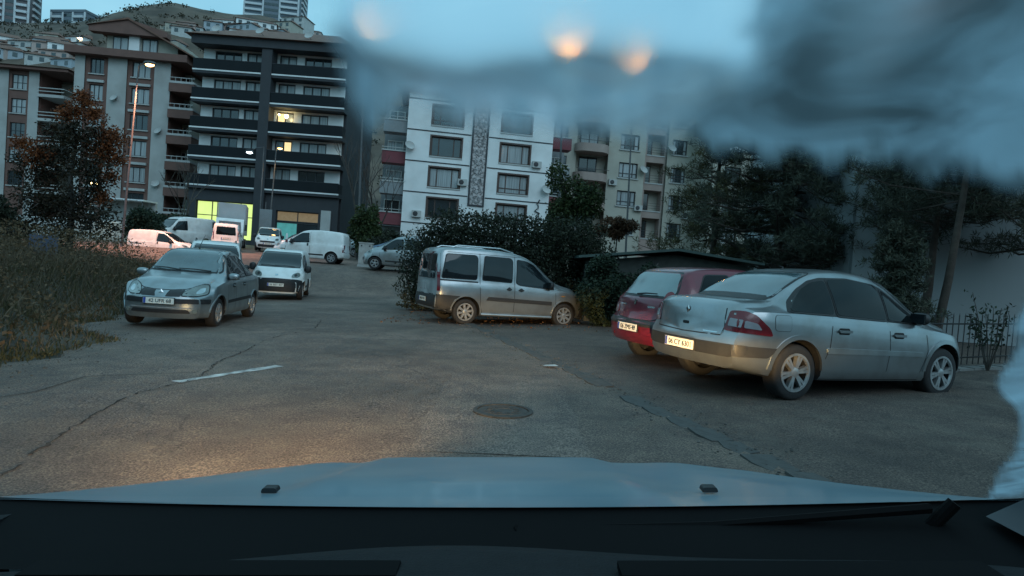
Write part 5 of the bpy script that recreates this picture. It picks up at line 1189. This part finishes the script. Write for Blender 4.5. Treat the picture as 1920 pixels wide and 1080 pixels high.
tower(14, 92, 300, 16, 8, 'brown and white tower on the ridge at the top left corner', 16, m_tw, M('tower_brown', (.13, .11, .115), .7))
tower(125, 84, 310, 20, 4, 'pair of stepped flats on the ridge left of the attic gable', -10, m_tw, m_td)
tower(165, 78, 330, 16, 3, 'low flats on the ridge touching the attic gable', 6, m_conc, m_td)
# shrubs dotted over the slope: far too many to count
N = 2600; px_ = np.random.uniform(-330, 250, N); py_ = np.random.uniform(100, 285, N); cc = np.repeat(np.array([(a, c, hill_z(a, c) + .6) for a, c in zip(px_, py_)]), 14, 0); cc += np.random.normal(0, 1, cc.shape) * np.array([.8, .8, .45])
dd = np.random.normal(size=cc.shape); dd /= np.linalg.norm(dd, axis=1, keepdims=True); ss = np.cross(dd, np.random.normal(size=cc.shape)); ss /= np.linalg.norm(ss, axis=1, keepdims=True)
VV = np.stack([cc, cc + dd * .45 + ss * .3, cc + dd * .9, cc + dd * .45 - ss * .3], 1).reshape(-1, 3)
stuff(tag(ob('hill_shrubs', npmesh('hill_shrubs', VV, np.arange(len(VV)).reshape(-1, 4), leaf_mat('hill_shrub_leaf', (.02, .026, .016), (.07, .052, .032)))), 'scrub dotted over the distant hillside', 'shrubs'))
# dishes and cooling units fixed to the facades
dish_me = MB().lathe([(0, 0), (.2, .02), (.38, .09), (.46, .16), (.45, .17), (.37, .10), (.2, .03), (0, .012)], 14).mesh('satellite_dish', m_conc, 40)
ac_me = MB().box(-.42, .42, -.32, 0, 0, .58).mesh('cooling_unit', m_conc); fan_me = MB().lathe([(.22, 0), (.22, .02), (.05, .03), (0, .03)], 14, Matrix.Rotation(R(90), 4, 'X')).mesh('fan_grille', m_frame_d)
def fix_units(root, acs, dishes):
    for x, y, z in acs: u_ = ob('cooling_unit', ac_me, root, (x, y, z)); ob('fan_grille', fan_me, u_, (-.1, -.322, .29))
    for x, y, z in dishes: u_ = ob('satellite_dish', dish_me, root, (x, y, z), (R(58), 0, R(random.uniform(-30, 30)))); MB().cyl((0, 0, -.01), (0, .1, -.6), .025, n=6).build('dish_arm', m_frame_d, u_)
fix_units(DB, [(5.9, 1.2, F0 + 2 * FH + .01), (10.6, 1.2, F0 + .01), (4.6, 1.2, F0 + 3 * FH + .01)], [(2.0, .4, TOP + 1.7), (6.5, .4, TOP + 1.8), (11.5, .4, TOP + 1.7)])
fix_units(WB, [(5.2, -.01, zf[1] + .9), (11.9, -.01, zf[2] + .4), (1.3, -.01, zf[0] + .5)], [(12.9, -.2, zf[1] + 1.2), (.3, -.2, zf[2] + 1.2)])
fix_units(CB, [(5.9, -.01, zr[2] - .9), (8.8, -.01, zr[1] - .4), (14.0, -.01, zr[1] - .8)], [(9.0, -.25, zr[2] + .9), (11.9, -.25, zr[3] + .5)])
fix_units(BB, [(4.6, -.01, rowz[2] if len(rowz) > 2 else 8)], [(4.6, -.2, 15.5), (9.6, -.2, 12.2), (9.6, -.2, 6.2)])
# ================================================================== lamps
m_post = M('galvanised_post', (.11, .115, .12), .55, metal=.6, var=.15, scale=4)
def lamp_post(base, top, arm, lab, mat, energy, colr, head=.18, r=.09):
    o = empty('street_lamp', base); tag(o, lab, 'street lamp'); b = Vector(base); t = Vector(top) - b; a = Vector(arm) - b
    MB().tube([(0, 0, 0), t * .5, t], [r, r * .75, r * .5], 10).build('post', m_post, o, 50)
    MB().tube([t, t + (a - t) * .5 + Vector((0, 0, .12)), a], [r * .5, r * .42, r * .4], 8).build('arm', m_post, o, 50)
    hd = ellipsoid(a + Vector((0, 0, .02)), (head * 1.7, head * .9, head * .55), 12, 8, .8).build('lamp_head', m_post, o, True)
    ellipsoid(a + Vector((0, 0, -head * .3)), (head * 1.3, head * .75, head * .6), 12, 8).build('lamp_glass', mat, o, True)
    if energy:
        ld = bpy.data.lights.new('lamp_light', 'SPOT'); ld.spot_size = R(105); ld.spot_blend = .6; ld.energy = energy; ld.color = colr; ld.shadow_soft_size = .25
        lo_ = bpy.data.objects.new('lamp_light', ld); COL.objects.link(lo_); lo_.parent = o; lo_.location = a + Vector((.2, -.7, -.55))
    return o
def px_lamp(bx, by, tx, ty, hx, hy, d, lab, mat, energy=0, colr=(1, .55, .2), head=.18, r=.09, zb=None):
    t = at(tx, ty, d); h = at(hx, hy, d); b = at(bx, by, d); b.z = ground_z(b.x, b.y) - .05 if zb is None else zb
    return lamp_post(tuple(b), tuple(t), tuple(h), lab, mat, energy, colr, head, r)
px_lamp(228, 455, 260, 124, 281, 119, 35, 'tall lamp post with lit lamp before the striped block', m_lampw, 8500, (1, .38, .21), .20, .075)
px_lamp(502, 462, 519, 270, 525, 277, 52, 'slim lamp post with warm lamp in front of the dark block', m_lampw, 350, head=.16, r=.08)
px_lamp(484, 462, 495, 276, 468, 284, 51, 'slim lamp post with cold white lamp in front of the dark block', m_lampc, 200, (.8, .93, 1), .2, .07)
px_lamp(168, 462, 172, 335, 177, 341, 45, 'low yellow lamp seen through the orange-leaved tree', m_lampy, 120, (1, .75, .35), .22, .07)
px_lamp(672, 455, 686, 48, 691, 56, 44, 'lamp post with orange lamp blurred by dew, leftmost', m_lampo, 130, (1, .5, .2), .10)
px_lamp(1046, 455, 1060, 92, 1068, 104, 40, 'lamp post with brightest orange lamp blurred by dew above the cream block', m_lampo, 160, (1, .5, .2), .16)
px_lamp(1176, 455, 1190, 124, 1199, 135, 46, 'lamp post with orange lamp blurred by dew, rightmost', m_lampo, 130, (1, .5, .2), .145)
for (px, py, lab) in ((150, 70, 'lit hill lamp left of the attic gable'), (83, 88, 'lit hill lamp above the leftmost roof'), (403, 44, 'lit hill lamp on the ridge below the tower')):
    p = on_hill(px, py + 12); d = p.y; h = at(px, py, d); lamp_post((h.x - .3, d, p.z), (h.x - .3, d, h.z + .2), (h.x, d, h.z), lab, m_lampy, 0, (1, .7, .4), .75, .12)
# ================================================================== street furniture
p = at(683, 499, 32); cb = empty('utility_cabinet', (p.x, 32, road_z(p.x, 32)), R(4)); tag(cb, 'pale grey utility cabinet between the two vans', 'cabinet')
m_cab = M('cabinet_paint', (.42, .41, .39), .6, var=.1, scale=4, dirt=((.22, .2, .17), 3, .5))
MB().box(-.34, .34, 0, .4, .12, 1.22).build('housing', m_cab, cb); MB().box(-.37, .37, -.04, .44, 1.222, 1.28).build('lid', m_cab, cb); MB().box(-.36, .36, -.02, .42, 0, .118).build('plinth', m_conc, cb)
for a, c in ((-.32, -.008), (.008, .32)): MB().box(a, c, -.018, -.002, .16, 1.18).build('door', m_cab, cb)
for x, z in ((-.2, 1.1), (.22, 1.1), (.05, .72)): MB().lathe([(.04, 0), (.04, .02), (0, .022)], 10, Matrix.Translation((x, -.02, z)) @ Matrix.Rotation(R(90), 4, 'X')).build('lock', m_frame_d, cb)
p = at(497, 412, 50); sg = empty('signpost', (p.x - .1, 50, 1.45)); tag(sg, 'grey sign panel on a thin post before the shops', 'sign'); MB().tube([(0, 0, 0), (.1, 0, p.z)], .05, 8).build('post', m_post, sg); MB().box(-.35, .65, -.06, -.02, p.z - 2.3, p.z - .6).build('panel', m_greybal, sg)
p = at(538, 441, 31); wf = empty('bollard', (p.x, 31, road_z(p.x, 31))); tag(wf, 'slim white marker post behind the small white van', 'bollard'); MB().lathe([(.09, 0), (.09, .1), (.06, .12), (.055, 1.35), (.03, 1.45), (0, 1.46)], 12).build('post', m_white, wf, 40); MB().lathe([(.063, 1.0), (.063, 1.15)], 12).build('reflector_band', m_redbal, wf)
# railing on a low wall, right
fa, fb = Vector((6.35, 9.6, .12)), Vector((10.6, 11.6, .25)); fl = (fb - fa); n_f = 30
rl = empty('railing', (0, 0, 0)); tag(rl, 'black iron railing on a low stone wall beyond the silver saloon', 'railing'); m_ironb = M('black_iron', (.012, .013, .014), .5, var=.2, scale=9)
bar_me = MB().cyl((0, 0, 0), (0, 0, .80), .009, .008, 6).cyl((0, 0, .80), (0, 0, .86), .010, .001, 6).mesh('bar', m_ironb)
for k in range(n_f): q = fa + fl * k / (n_f - 1); ob('bar', bar_me, rl, (q.x, q.y, q.z + .12))
for z in (.24, .80): MB().tube([fa + Vector((0, 0, z)), fb + Vector((0, 0, z))], .014, 6).build('rail', m_ironb, rl)
m_stone = M('stone', (.13, .13, .125), .9, var=.25, scale=5, bump=.5, bscale=14)
ang = math.atan2(fl.y, fl.x)
for k in range(11):
    for r_ in range(2):
        L = fl.length / 11; q = fa + fl * ((k + (.5 if r_ else 0)) / 11); o_ = MB().box(.006, L - .012, -.11 + random.uniform(0, .02), .12, .0, .115).build('wall_stone', m_stone, rl); o_.location = (q.x, q.y, q.z - .14 + r_ * .12 - .02); o_.rotation_euler = (0, 0, ang)
# blue-grey board in the weeds, and a pale rail behind them
p = at(82, 462, 19); bd = empty('notice_board', (p.x, 19, ground_z(p.x, 19))); tag(bd, 'blue-grey board standing in the weeds under the orange-leaved tree', 'board')
MB().box(-.45, .45, -.03, .0, p.z - ground_z(p.x, 19) - .55, p.z - ground_z(p.x, 19) + .35).build('panel', M('board_blue', (.07, .085, .13), .7), bd)
for x in (-.35, .35): MB().box(x - .03, x + .03, .003, .06, 0, p.z - ground_z(p.x, 19) + .4).build('leg', m_post, bd)
# low walls and white awning at the back left
wl = empty('garden_wall', (at(120, 440, 46).x, 46, 1.1)); tag(wl, 'pale low wall with white coping behind the orange-leaved tree', 'wall'); MB().box(-8, 7, 0, .3, 0, 1.5).build('wall', m_conc, wl); MB().box(-8.1, 7.1, -.05, .35, 1.502, 1.6).build('coping', m_wwall, wl)
p = at(232, 376, 58); aw = empty('awning', (p.x, 58, p.z - 3)); tag(aw, 'white ribbed awning below the striped block', 'awning')
for k in range(8): MB().box(-2.6 + k * .66, -2.0 + k * .66, -1.2, 1, 3.0 - .02 * (k % 2), 3.12).build('awning_strip', m_wwall, aw)
for x in (-2.5, 2.4): MB().tube([(x, -1, 0), (x, -1, 3.0)], .05, 6).build('post', m_post, aw)
MB().box(-2.6, 2.6, .8, 1.0, 0, 3.0).build('back_wall', m_conc, aw)
# ================================================================== plants
def blade_mesh(name, C, n_dir, L, Wd, mat, droop=0.):
    """quads: centre C, axis n_dir (unit), length L, width Wd"""
    N = len(C); r = np.random.normal(size=(N, 3)); s_ = np.cross(n_dir, r); s_ /= np.linalg.norm(s_, axis=1, keepdims=True) + 1e-9
    L = np.asarray(L).reshape(-1, 1); Wd = np.asarray(Wd).reshape(-1, 1); tip = C + n_dir * L; tip[:, 2] -= droop * L[:, 0]
    mid = C + n_dir * L * .5
    V = np.stack([C, mid + s_ * Wd, tip, mid - s_ * Wd], 1).reshape(-1, 3); F = np.arange(N * 4).reshape(-1, 4)
    return npmesh(name, V, F, mat)
def unit(N): d = np.random.normal(size=(N, 3)); return d / np.linalg.norm(d, axis=1, keepdims=True)
def crown_pts(blobs, N, shell=.55):
    vol = np.array([b[1][0] * b[1][1] * b[1][2] for b in blobs]) ** .8; pr = vol / vol.sum(); idx = np.random.choice(len(blobs), N, p=pr)
    c = np.array([b[0] for b in blobs])[idx]; r = np.array([b[1] for b in blobs])[idx]
    return c + unit(N) * r * (np.random.rand(N, 1) ** (1 - shell) if False else (shell + (1 - shell) * np.random.rand(N, 1)) ** .9)
def branches(b, p0, targets, r0):
    for t in targets:
        p0v, tv = Vector(p0), Vector(t); m = p0v.lerp(tv, .5) + Vector((random.uniform(-.2, .2), random.uniform(-.2, .2), random.uniform(.0, .25)))
        b.tube([p0v, m, tv], [r0, r0 * .6, r0 * .2], 6)
def tree(name, lab, cat, base, trunk, blobs, N, leaf, mat, tr=.12, group=None, aspect=.5, shell=.5, bark=None):
    o = empty(name, base); tag(o, lab, cat, group); b = MB(); pts = [Vector(q) for q in trunk]; n = len(pts)
    b.tube(pts, [tr * (1 - .65 * i / max(1, n - 1)) for i in range(n)], 9)
    for bl in blobs:
        k = min(range(n), key=lambda i: (pts[i] - Vector(bl[0])).length + max(0, pts[i].z - bl[0][2]) * 2); branches(b, pts[k], [bl[0]], tr * .45)
        for _ in range(3): d = Vector(unit(1)[0]); branches(b, bl[0], [Vector(bl[0]) + Vector((d.x * bl[1][0], d.y * bl[1][1], d.z * bl[1][2])) * .85], tr * .2)
    b.build('trunk', bark or M('bark', (.05, .042, .036), .95, var=.3, scale=8, bump=.6, bscale=20), o, 60)
    C = crown_pts(blobs, N, shell); d = unit(N); d[:, 2] -= .25; d /= np.linalg.norm(d, axis=1, keepdims=True)
    L = leaf * np.random.uniform(.6, 1.3, N); ob('crown', blade_mesh('crown', C, d, L, L * aspect * .5, mat), o)
    return o
def clumps(c, r, n, rs=(.35, .6), flat=1.):
    out = []
    for _ in range(n):
        d = unit(1)[0] * (np.random.rand() ** .45); s_ = random.uniform(*rs); out.append(((c[0] + d[0] * r[0], c[1] + d[1] * r[1], c[2] + d[2] * r[2]), (s_ * r[0], s_ * r[1], s_ * r[2] * flat)))
    return out
lf_dark = leaf_mat('hedge_leaf', (.014, .019, .014), (.044, .052, .032)); lf_ivy = leaf_mat('ivy_leaf', (.010, .020, .014), (.035, .055, .032)); lf_mid = leaf_mat('green_leaf', (.02, .034, .014), (.06, .082, .03))
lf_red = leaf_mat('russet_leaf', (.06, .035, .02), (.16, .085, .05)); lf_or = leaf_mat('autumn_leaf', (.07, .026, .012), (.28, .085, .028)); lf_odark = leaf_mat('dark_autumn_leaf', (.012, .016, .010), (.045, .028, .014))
needle = leaf_mat('pine_needle', (.028, .036, .029), (.088, .094, .064), .1); needle2 = leaf_mat('yellowing_needle', (.035, .036, .018), (.10, .09, .04), .1)
dryg = leaf_mat('dry_weed', (.05, .04, .027), (.165, .125, .08), .2); greeng = leaf_mat('green_weed', (.03, .032, .014), (.085, .078, .034), .2)
def hp(px, py, d): return np.array(at(px, py, d))
# big dark hedge: overlapping shrubs, each a plant of its own
def shrub(lab, px0, px1, pyt, d, N, mat, leaf=.11, dep=1.1, zb=None, group=None, nm='shrub'):
    a, c = at(px0, 480, d), at(px1, 480, d); top = at((px0 + px1) / 2, pyt, d).z; x = (a.x + c.x) / 2; z0 = road_z(x, d) if zb is None else zb; h = top - z0; w_ = (c.x - a.x) / 2
    bl = clumps((0, 0, h * .5), (w_ * .82, dep * .8, h * .40), 16, (.32, .5)) + [((0, 0, h * .42), (w_ * .8, dep * .8, h * .4))]
    return tree(nm, lab, 'bush', (x, d, z0), [(0, 0, 0), (.05, 0, h * .4), (0, .05, h * .7)], bl, N, leaf, mat, .09, group, .62, .45)
hx0 = at(935, 480, 18.6); hz0 = road_z(hx0.x, 18.6); hg = empty('hedge', (hx0.x, 18.6, hz0)); tag(hg, 'long dark overgrown hedge behind the silver people carrier', 'hedge')
hb = []; ht = pchip([(765, 475), (790, 430), (810, 405), (850, 396), (900, 390), (950, 395), (1000, 400), (1050, 402), (1090, 420), (1130, 452), (1160, 470)]); stem = MB()
for k in range(34):
    px = 778 + 377 * k / 33; q = at(px, 480, 18.6); top = at(px, ht(px) + random.uniform(-6, 8), 18.6).z - hz0; zc = .2
    while zc < top - .2:
        r_ = random.uniform(.42, .62); hb.append(((q.x - hx0.x + random.uniform(-.12, .12), random.uniform(-.45, .5), min(zc, top - .35)), (r_, r_ * 1.2, r_))); zc += .48
    for _ in range(2): stem.tube([(q.x - hx0.x, .3, 0), (q.x - hx0.x + random.uniform(-.3, .3), .3, top * .5), (q.x - hx0.x + random.uniform(-.5, .5), .2, top * .92)], [.04, .025, .006], 5)
stem.build('stems', M('bark', (.05, .042, .036)), hg)
C = crown_pts(hb, 62000, .5); C[:, 2] = np.maximum(C[:, 2], .03); L = .085 * np.random.uniform(.6, 1.4, len(C)); ob('foliage', blade_mesh('foliage', C, unit(len(C)), L, L * .3, lf_dark), hg)
shrub('ivy-covered bank between people carrier and maroon hatchback', 1070, 1215, 478, 15.9, 18000, lf_ivy, .085, .9, group='ivy banks'); shrub('ivy bank behind the maroon hatchback roof', 1150, 1330, 486, 15.6, 12000, lf_ivy, .085, .8, group='ivy banks')
p = at(1052, 470, 27); tree('broadleaf_tree', 'loose green tree rising behind the hedge before the white block corner', 'tree', (p.x, 27, .6), [(0, 0, 0), (.1, 0, 2), (.1, 0, 4)], clumps((0, 0, 3.3), (1.4, 1.2, 1.9), 14, (.28, .45)), 9000, .16, lf_mid, .1, shell=.4)
p = at(1154, 470, 30); tree('small_tree', 'small russet-leaved tree in front of the cream block', 'tree', (p.x, 30, .8), [(0, 0, 0), (0, 0, 1.6), (.05, 0, 2.8)], clumps((0, 0, 2.95), (1.05, .9, .7), 11, (.28, .45)), 5200, .13, lf_red, .06, shell=.4)
# bare trees and scrub between dark and white blocks
def bare(lab, base, h, spread, seed):
    rnd = random.Random(seed); o = empty('bare_tree', base); tag(o, lab, 'tree', 'bare trees between the blocks'); b = MB()
    def grow(p, d, L, r, lev):
        q = p + d * L; b.cyl(p, q, r, r * .7, 6 if lev < 3 else 4)
        if lev >= 6: return
        for _ in range(2 if lev else 4):
            nd = (d + Vector((rnd.uniform(-1, 1), rnd.uniform(-1, 1), rnd.uniform(-.15, .8))) * spread).normalized(); grow(q, nd, L * rnd.uniform(.68, .85), r * .66, lev + 1)
    grow(Vector((0, 0, 0)), Vector((0, 0, 1)), h * .26, .11, 0); bk = M('bark', (.05, .042, .036)); b.build('trunk', bk, o, 60); return o
p = at(668, 455, 47); bare('bare forked tree beside the right end of the dark block', (p.x, 47, 1.4), 9.5, .5, 3); p = at(708, 455, 49); bare('bare tree next to the red balconies of the white block', (p.x, 49, 1.4), 8.5, .5, 8)
p = at(345, 455, 56); bare('bare reddish tree at the left end of the dark block', (p.x, 56, 1.6), 7.5, .5, 5)
shrub('tall scrubby bush below the bare trees, right of the white panel van', 652, 722, 372, 42, 8000, lf_mid, .2, 1.6, 1.2); shrub('dark bush between cabinet and silver small van', 690, 770, 428, 40, 6000, lf_dark, .2, 1.4, 1.2)
shrub('dark evergreen bush right of the tall lamp post', 222, 312, 372, 44, 8000, lf_ivy, .2, 1.6, 1.0); shrub('dark bush behind the pink-lit panel van', 285, 372, 385, 50, 7000, lf_ivy, .22, 1.6, 1.2)
# orange-leaved tree on the left, dark inside
p = at(128, 462, 21); zg = ground_z(p.x, 21)
def L_(px, py, d=21): q = at(px + 12, py, d); return (q.x - p.x, q.y - 21, q.z - zg)
bl = []
for (px, py, r_) in ((60, 330, .9), (100, 290, .95), (140, 270, .9), (150, 320, .95), (90, 380, .95), (140, 385, .95), (170, 350, .6), (120, 240, .55), (165, 250, .5), (60, 400, .8), (185, 400, .5), (40, 370, .6), (160, 420, .7), (100, 430, .7), (25, 300, .45), (195, 430, .5), (30, 430, .6), (195, 300, .35), (80, 245, .4)):
    c = L_(px, py, 21 + random.uniform(-.7, .7)); bl.append((c, (r_, r_ * .9, r_ * .9)))
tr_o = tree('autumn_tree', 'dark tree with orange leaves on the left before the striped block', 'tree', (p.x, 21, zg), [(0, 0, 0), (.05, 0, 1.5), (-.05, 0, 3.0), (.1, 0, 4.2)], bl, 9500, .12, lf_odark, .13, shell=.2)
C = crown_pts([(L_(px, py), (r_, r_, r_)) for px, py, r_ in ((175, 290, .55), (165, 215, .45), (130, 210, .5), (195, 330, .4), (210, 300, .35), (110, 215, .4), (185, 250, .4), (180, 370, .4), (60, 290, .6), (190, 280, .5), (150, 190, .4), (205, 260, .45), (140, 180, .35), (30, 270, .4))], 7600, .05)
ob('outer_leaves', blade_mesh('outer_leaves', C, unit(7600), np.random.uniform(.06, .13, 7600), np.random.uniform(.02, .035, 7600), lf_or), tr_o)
shrub('dark bush at the left picture edge under the leftmost block', -70, 40, 352, 22, 9000, lf_dark, .14, 1.2, .5)
# pines
def pine(lab, base, h, tr, whorls, N, needle_l=.16, lean=(0, 0), mat=needle, nm='pine_tree', top_taper=.25, z0f=.25, cat='tree', extra=True):
    o = empty(nm, base); tag(o, lab, cat); b = MB(); tip = Vector((lean[0], lean[1], h)); P = [Vector((0, 0, 0)).lerp(tip, t) + Vector((math.sin(t * 7) * .06, math.cos(t * 5) * .06 - .06, 0)) for t in (0, .2, .4, .6, .8, 1)]
    b.tube(P, [tr * (1 - .85 * i / 5) for i in range(6)], 10); C = []
    for k in range(whorls):
        t = z0f + (1 - z0f) * (k + random.random()) / whorls; q = Vector((0, 0, 0)).lerp(tip, t); R0 = (1 - t) ** .6 + top_taper
        a = random.uniform(0, 6.28); L = R0 * random.uniform(.65, 1.1) * h * .35
        d = Vector((math.cos(a), math.sin(a), random.uniform(-.12, .3))); e = q + d * L; m = q.lerp(e, .5) + Vector((0, 0, -.08 * L)); b.tube([q, m, e], [tr * .22, tr * .15, tr * .05], 5)
        for s_ in range(int(7 + 8 * L)):
            u = random.uniform(.3, 1.02); w_ = q.lerp(e, u) + Vector((random.gauss(0, .2), random.gauss(0, .2), random.gauss(.04, .13))) * (.5 + .25 * L); C.append(w_)
            if random.random() < .5: b.cyl(q.lerp(e, max(0, u - .12)), w_, tr * .04, tr * .02, 4, False)
    b.build('trunk', M('pine_bark', (.055, .042, .034), .95, var=.3, scale=7, bump=.7, bscale=16), o, 60)
    C = np.array([tuple(c) for c in C]); per = max(4, int(N / len(C))); cc = np.repeat(C, per, 0) + np.random.normal(0, .035, (len(C) * per, 3)); d = unit(len(cc)); d[:, 2] += .35; d /= np.linalg.norm(d, axis=1, keepdims=True)
    ob('crown', blade_mesh('crown', cc, d, np.random.uniform(.6, 1.2, len(cc)) * needle_l, np.full(len(cc), .011), mat), o); return o
p = at(1452, 500, 21.5); pine('large dark pine with thick trunk behind the silver saloon roof', (p.x, 21.5, .1), 10.5, .30, 100, 62000, .24, (.4, 0), needle, z0f=.16)
p = at(1330, 500, 23); pine('yellowing pine left of the large pine before the cream block', (p.x, 23, .2), 7.6, .16, 52, 28000, .22, (.1, 0), needle2, z0f=.14)
p = at(1590, 500, 19); pine('second dark pine behind the silver saloon, right of the large one', (p.x, 19, .1), 9.0, .17, 54, 30000, .22, (.3, 0), needle, z0f=.22)
p = at(1520, 500, 24); pine('hazy pine between the two dark pines', (p.x, 24, .1), 8.4, .18, 50, 28000, .24, (.1, 0), needle2, z0f=.14)
p = at(1700, 500, 17); pine('pine behind the small spruce', (p.x, 16.2, .1), 7.6, .12, 40, 24000, .22, (.2, 0), needle, z0f=.36)
p = at(1752, 600, 13); pine('slender leaning pine trunk beyond the railing', (p.x, 13, .1), 8.2, .095, 44, 30000, .20, (.75, .1), needle, z0f=.40)
p = at(1905, 600, 14.5); pine('pine at the right picture edge', (p.x + .7, 14.5, .1), 8.5, .16, 46, 28000, .20, (.1, 0), needle, z0f=.3)
p = at(1668, 560, 13.5); pine('small dense spruce just behind the silver saloon', (p.x, 13.5, .1), 2.7, .07, 60, 26000, .13, (.05, 0), needle, 'spruce_tree', .08, .12)
# leafy sapling against the railing
p = at(1852, 690, 10.2); sp_ = empty('sapling', (p.x, 10.2, .15)); tag(sp_, 'leafy sapling growing through the railing at far right', 'plant'); b = MB(); C = []
for k in range(9):
    a = random.uniform(0, 6.28); e = Vector((math.cos(a) * .35 * random.random() - .08, math.sin(a) * .3, random.uniform(.7, 1.35))); b.tube([(0, 0, 0), e * .5 + Vector((.02, 0, 0)), e], [.012, .008, .004], 5)
    for _ in range(26): C.append(tuple(e * random.uniform(.45, 1.05) + Vector((random.gauss(0, .05), random.gauss(0, .05), random.gauss(0, .04)))))
b.build('stems', M('bark', (.05, .042, .036)), sp_); C = np.array(C); d = unit(len(C)); d[:, 2] -= .6; d /= np.linalg.norm(d, axis=1, keepdims=True)
ob('leaves', blade_mesh('leaves', C, d, np.random.uniform(.06, .11, len(C)), np.random.uniform(.013, .022, len(C)), lf_ivy), sp_)
# weeds on the left bank
def weeds(name, lab, N, mat, hmin, hmax, wd, xr, yr, bias=1., edge=.1, dens=None):
    X = []; 
    while len(X) < N:
        y = random.uniform(*yr); e = grass_edge(y); x = e - edge + .35 * (vnoise(y * 2.3, 5) - .6) - (random.random() ** bias) * xr + abs(random.gauss(0, .10))
        if dens and random.random() > dens(x, y, e): continue
        X.append((x, y, ground_z(x, y) - .02, max(.18, min(1., .25 + (e - x) * .28))))
    X = np.array(X); d = np.random.normal(size=(N, 3)) * np.array([.36, .36, .12]) + np.array([0, 0, 1]); d /= np.linalg.norm(d, axis=1, keepdims=True)
    L = np.random.uniform(hmin, hmax, N) * X[:, 3]; o = ob(name, blade_mesh(name, X[:, :3].copy(), d, L, np.full(N, wd) * np.random.uniform(.6, 1.3, N), mat, .12)); stuff(tag(o, lab, 'weeds')); return o
pt = lambda x, y, e: .35 + .65 * vnoise(x * .9 + 30, y * .9)
weeds('dry_weeds', 'tall dry brown weeds covering the left bank', 60000, dryg, .25, .95, .0055, 13, (5, 26), .8, dens=pt)
weeds('green_weeds', 'green weeds and grass along the left verge', 52000, greeng, .10, .5, .008, 9, (2.5, 25), 1.5, dens=lambda x, y, e: .3 + .7 * vnoise(x * .7, y * .7 + 12))
N = 26000; X = []
while len(X) < N:
    y = random.uniform(6, 25); e = grass_edge(y); x = e - .4 - random.random() * 11
    if random.random() > vnoise(x * 1.1 + 5, y * 1.1 + 40) ** 2 * 2.2: continue
    h = min(1.15, .3 + (e - x) * .3) * random.random() ** .7; X.append((x + random.gauss(0, .05), y, ground_z(x, y) + h))
X = np.array(X); o_ = ob('weed_leaves', blade_mesh('weed_leaves', X, unit(N), np.random.uniform(.04, .10, N), np.random.uniform(.012, .028, N), leaf_mat('weed_leaf', (.05, .04, .02), (.16, .10, .055)))); stuff(tag(o_, 'leafy stems and seed heads among the weeds', 'weeds'))
# fallen leaves along the hedge foot
N = 700; X = np.stack([np.random.uniform(-3, 4, N), np.random.uniform(14.0, 18.5, N), np.zeros(N)], 1); X[:, 2] = [road_z(a, c) + .008 for a, c in X[:, :2]]; d = unit(N); d[:, 2] *= .15
o_ = ob('fallen_leaves', blade_mesh('fallen_leaves', X, d, np.random.uniform(.04, .09, N), np.random.uniform(.015, .03, N), lf_red)); stuff(tag(o_, 'dead leaves scattered at the foot of the hedge', 'leaves'))
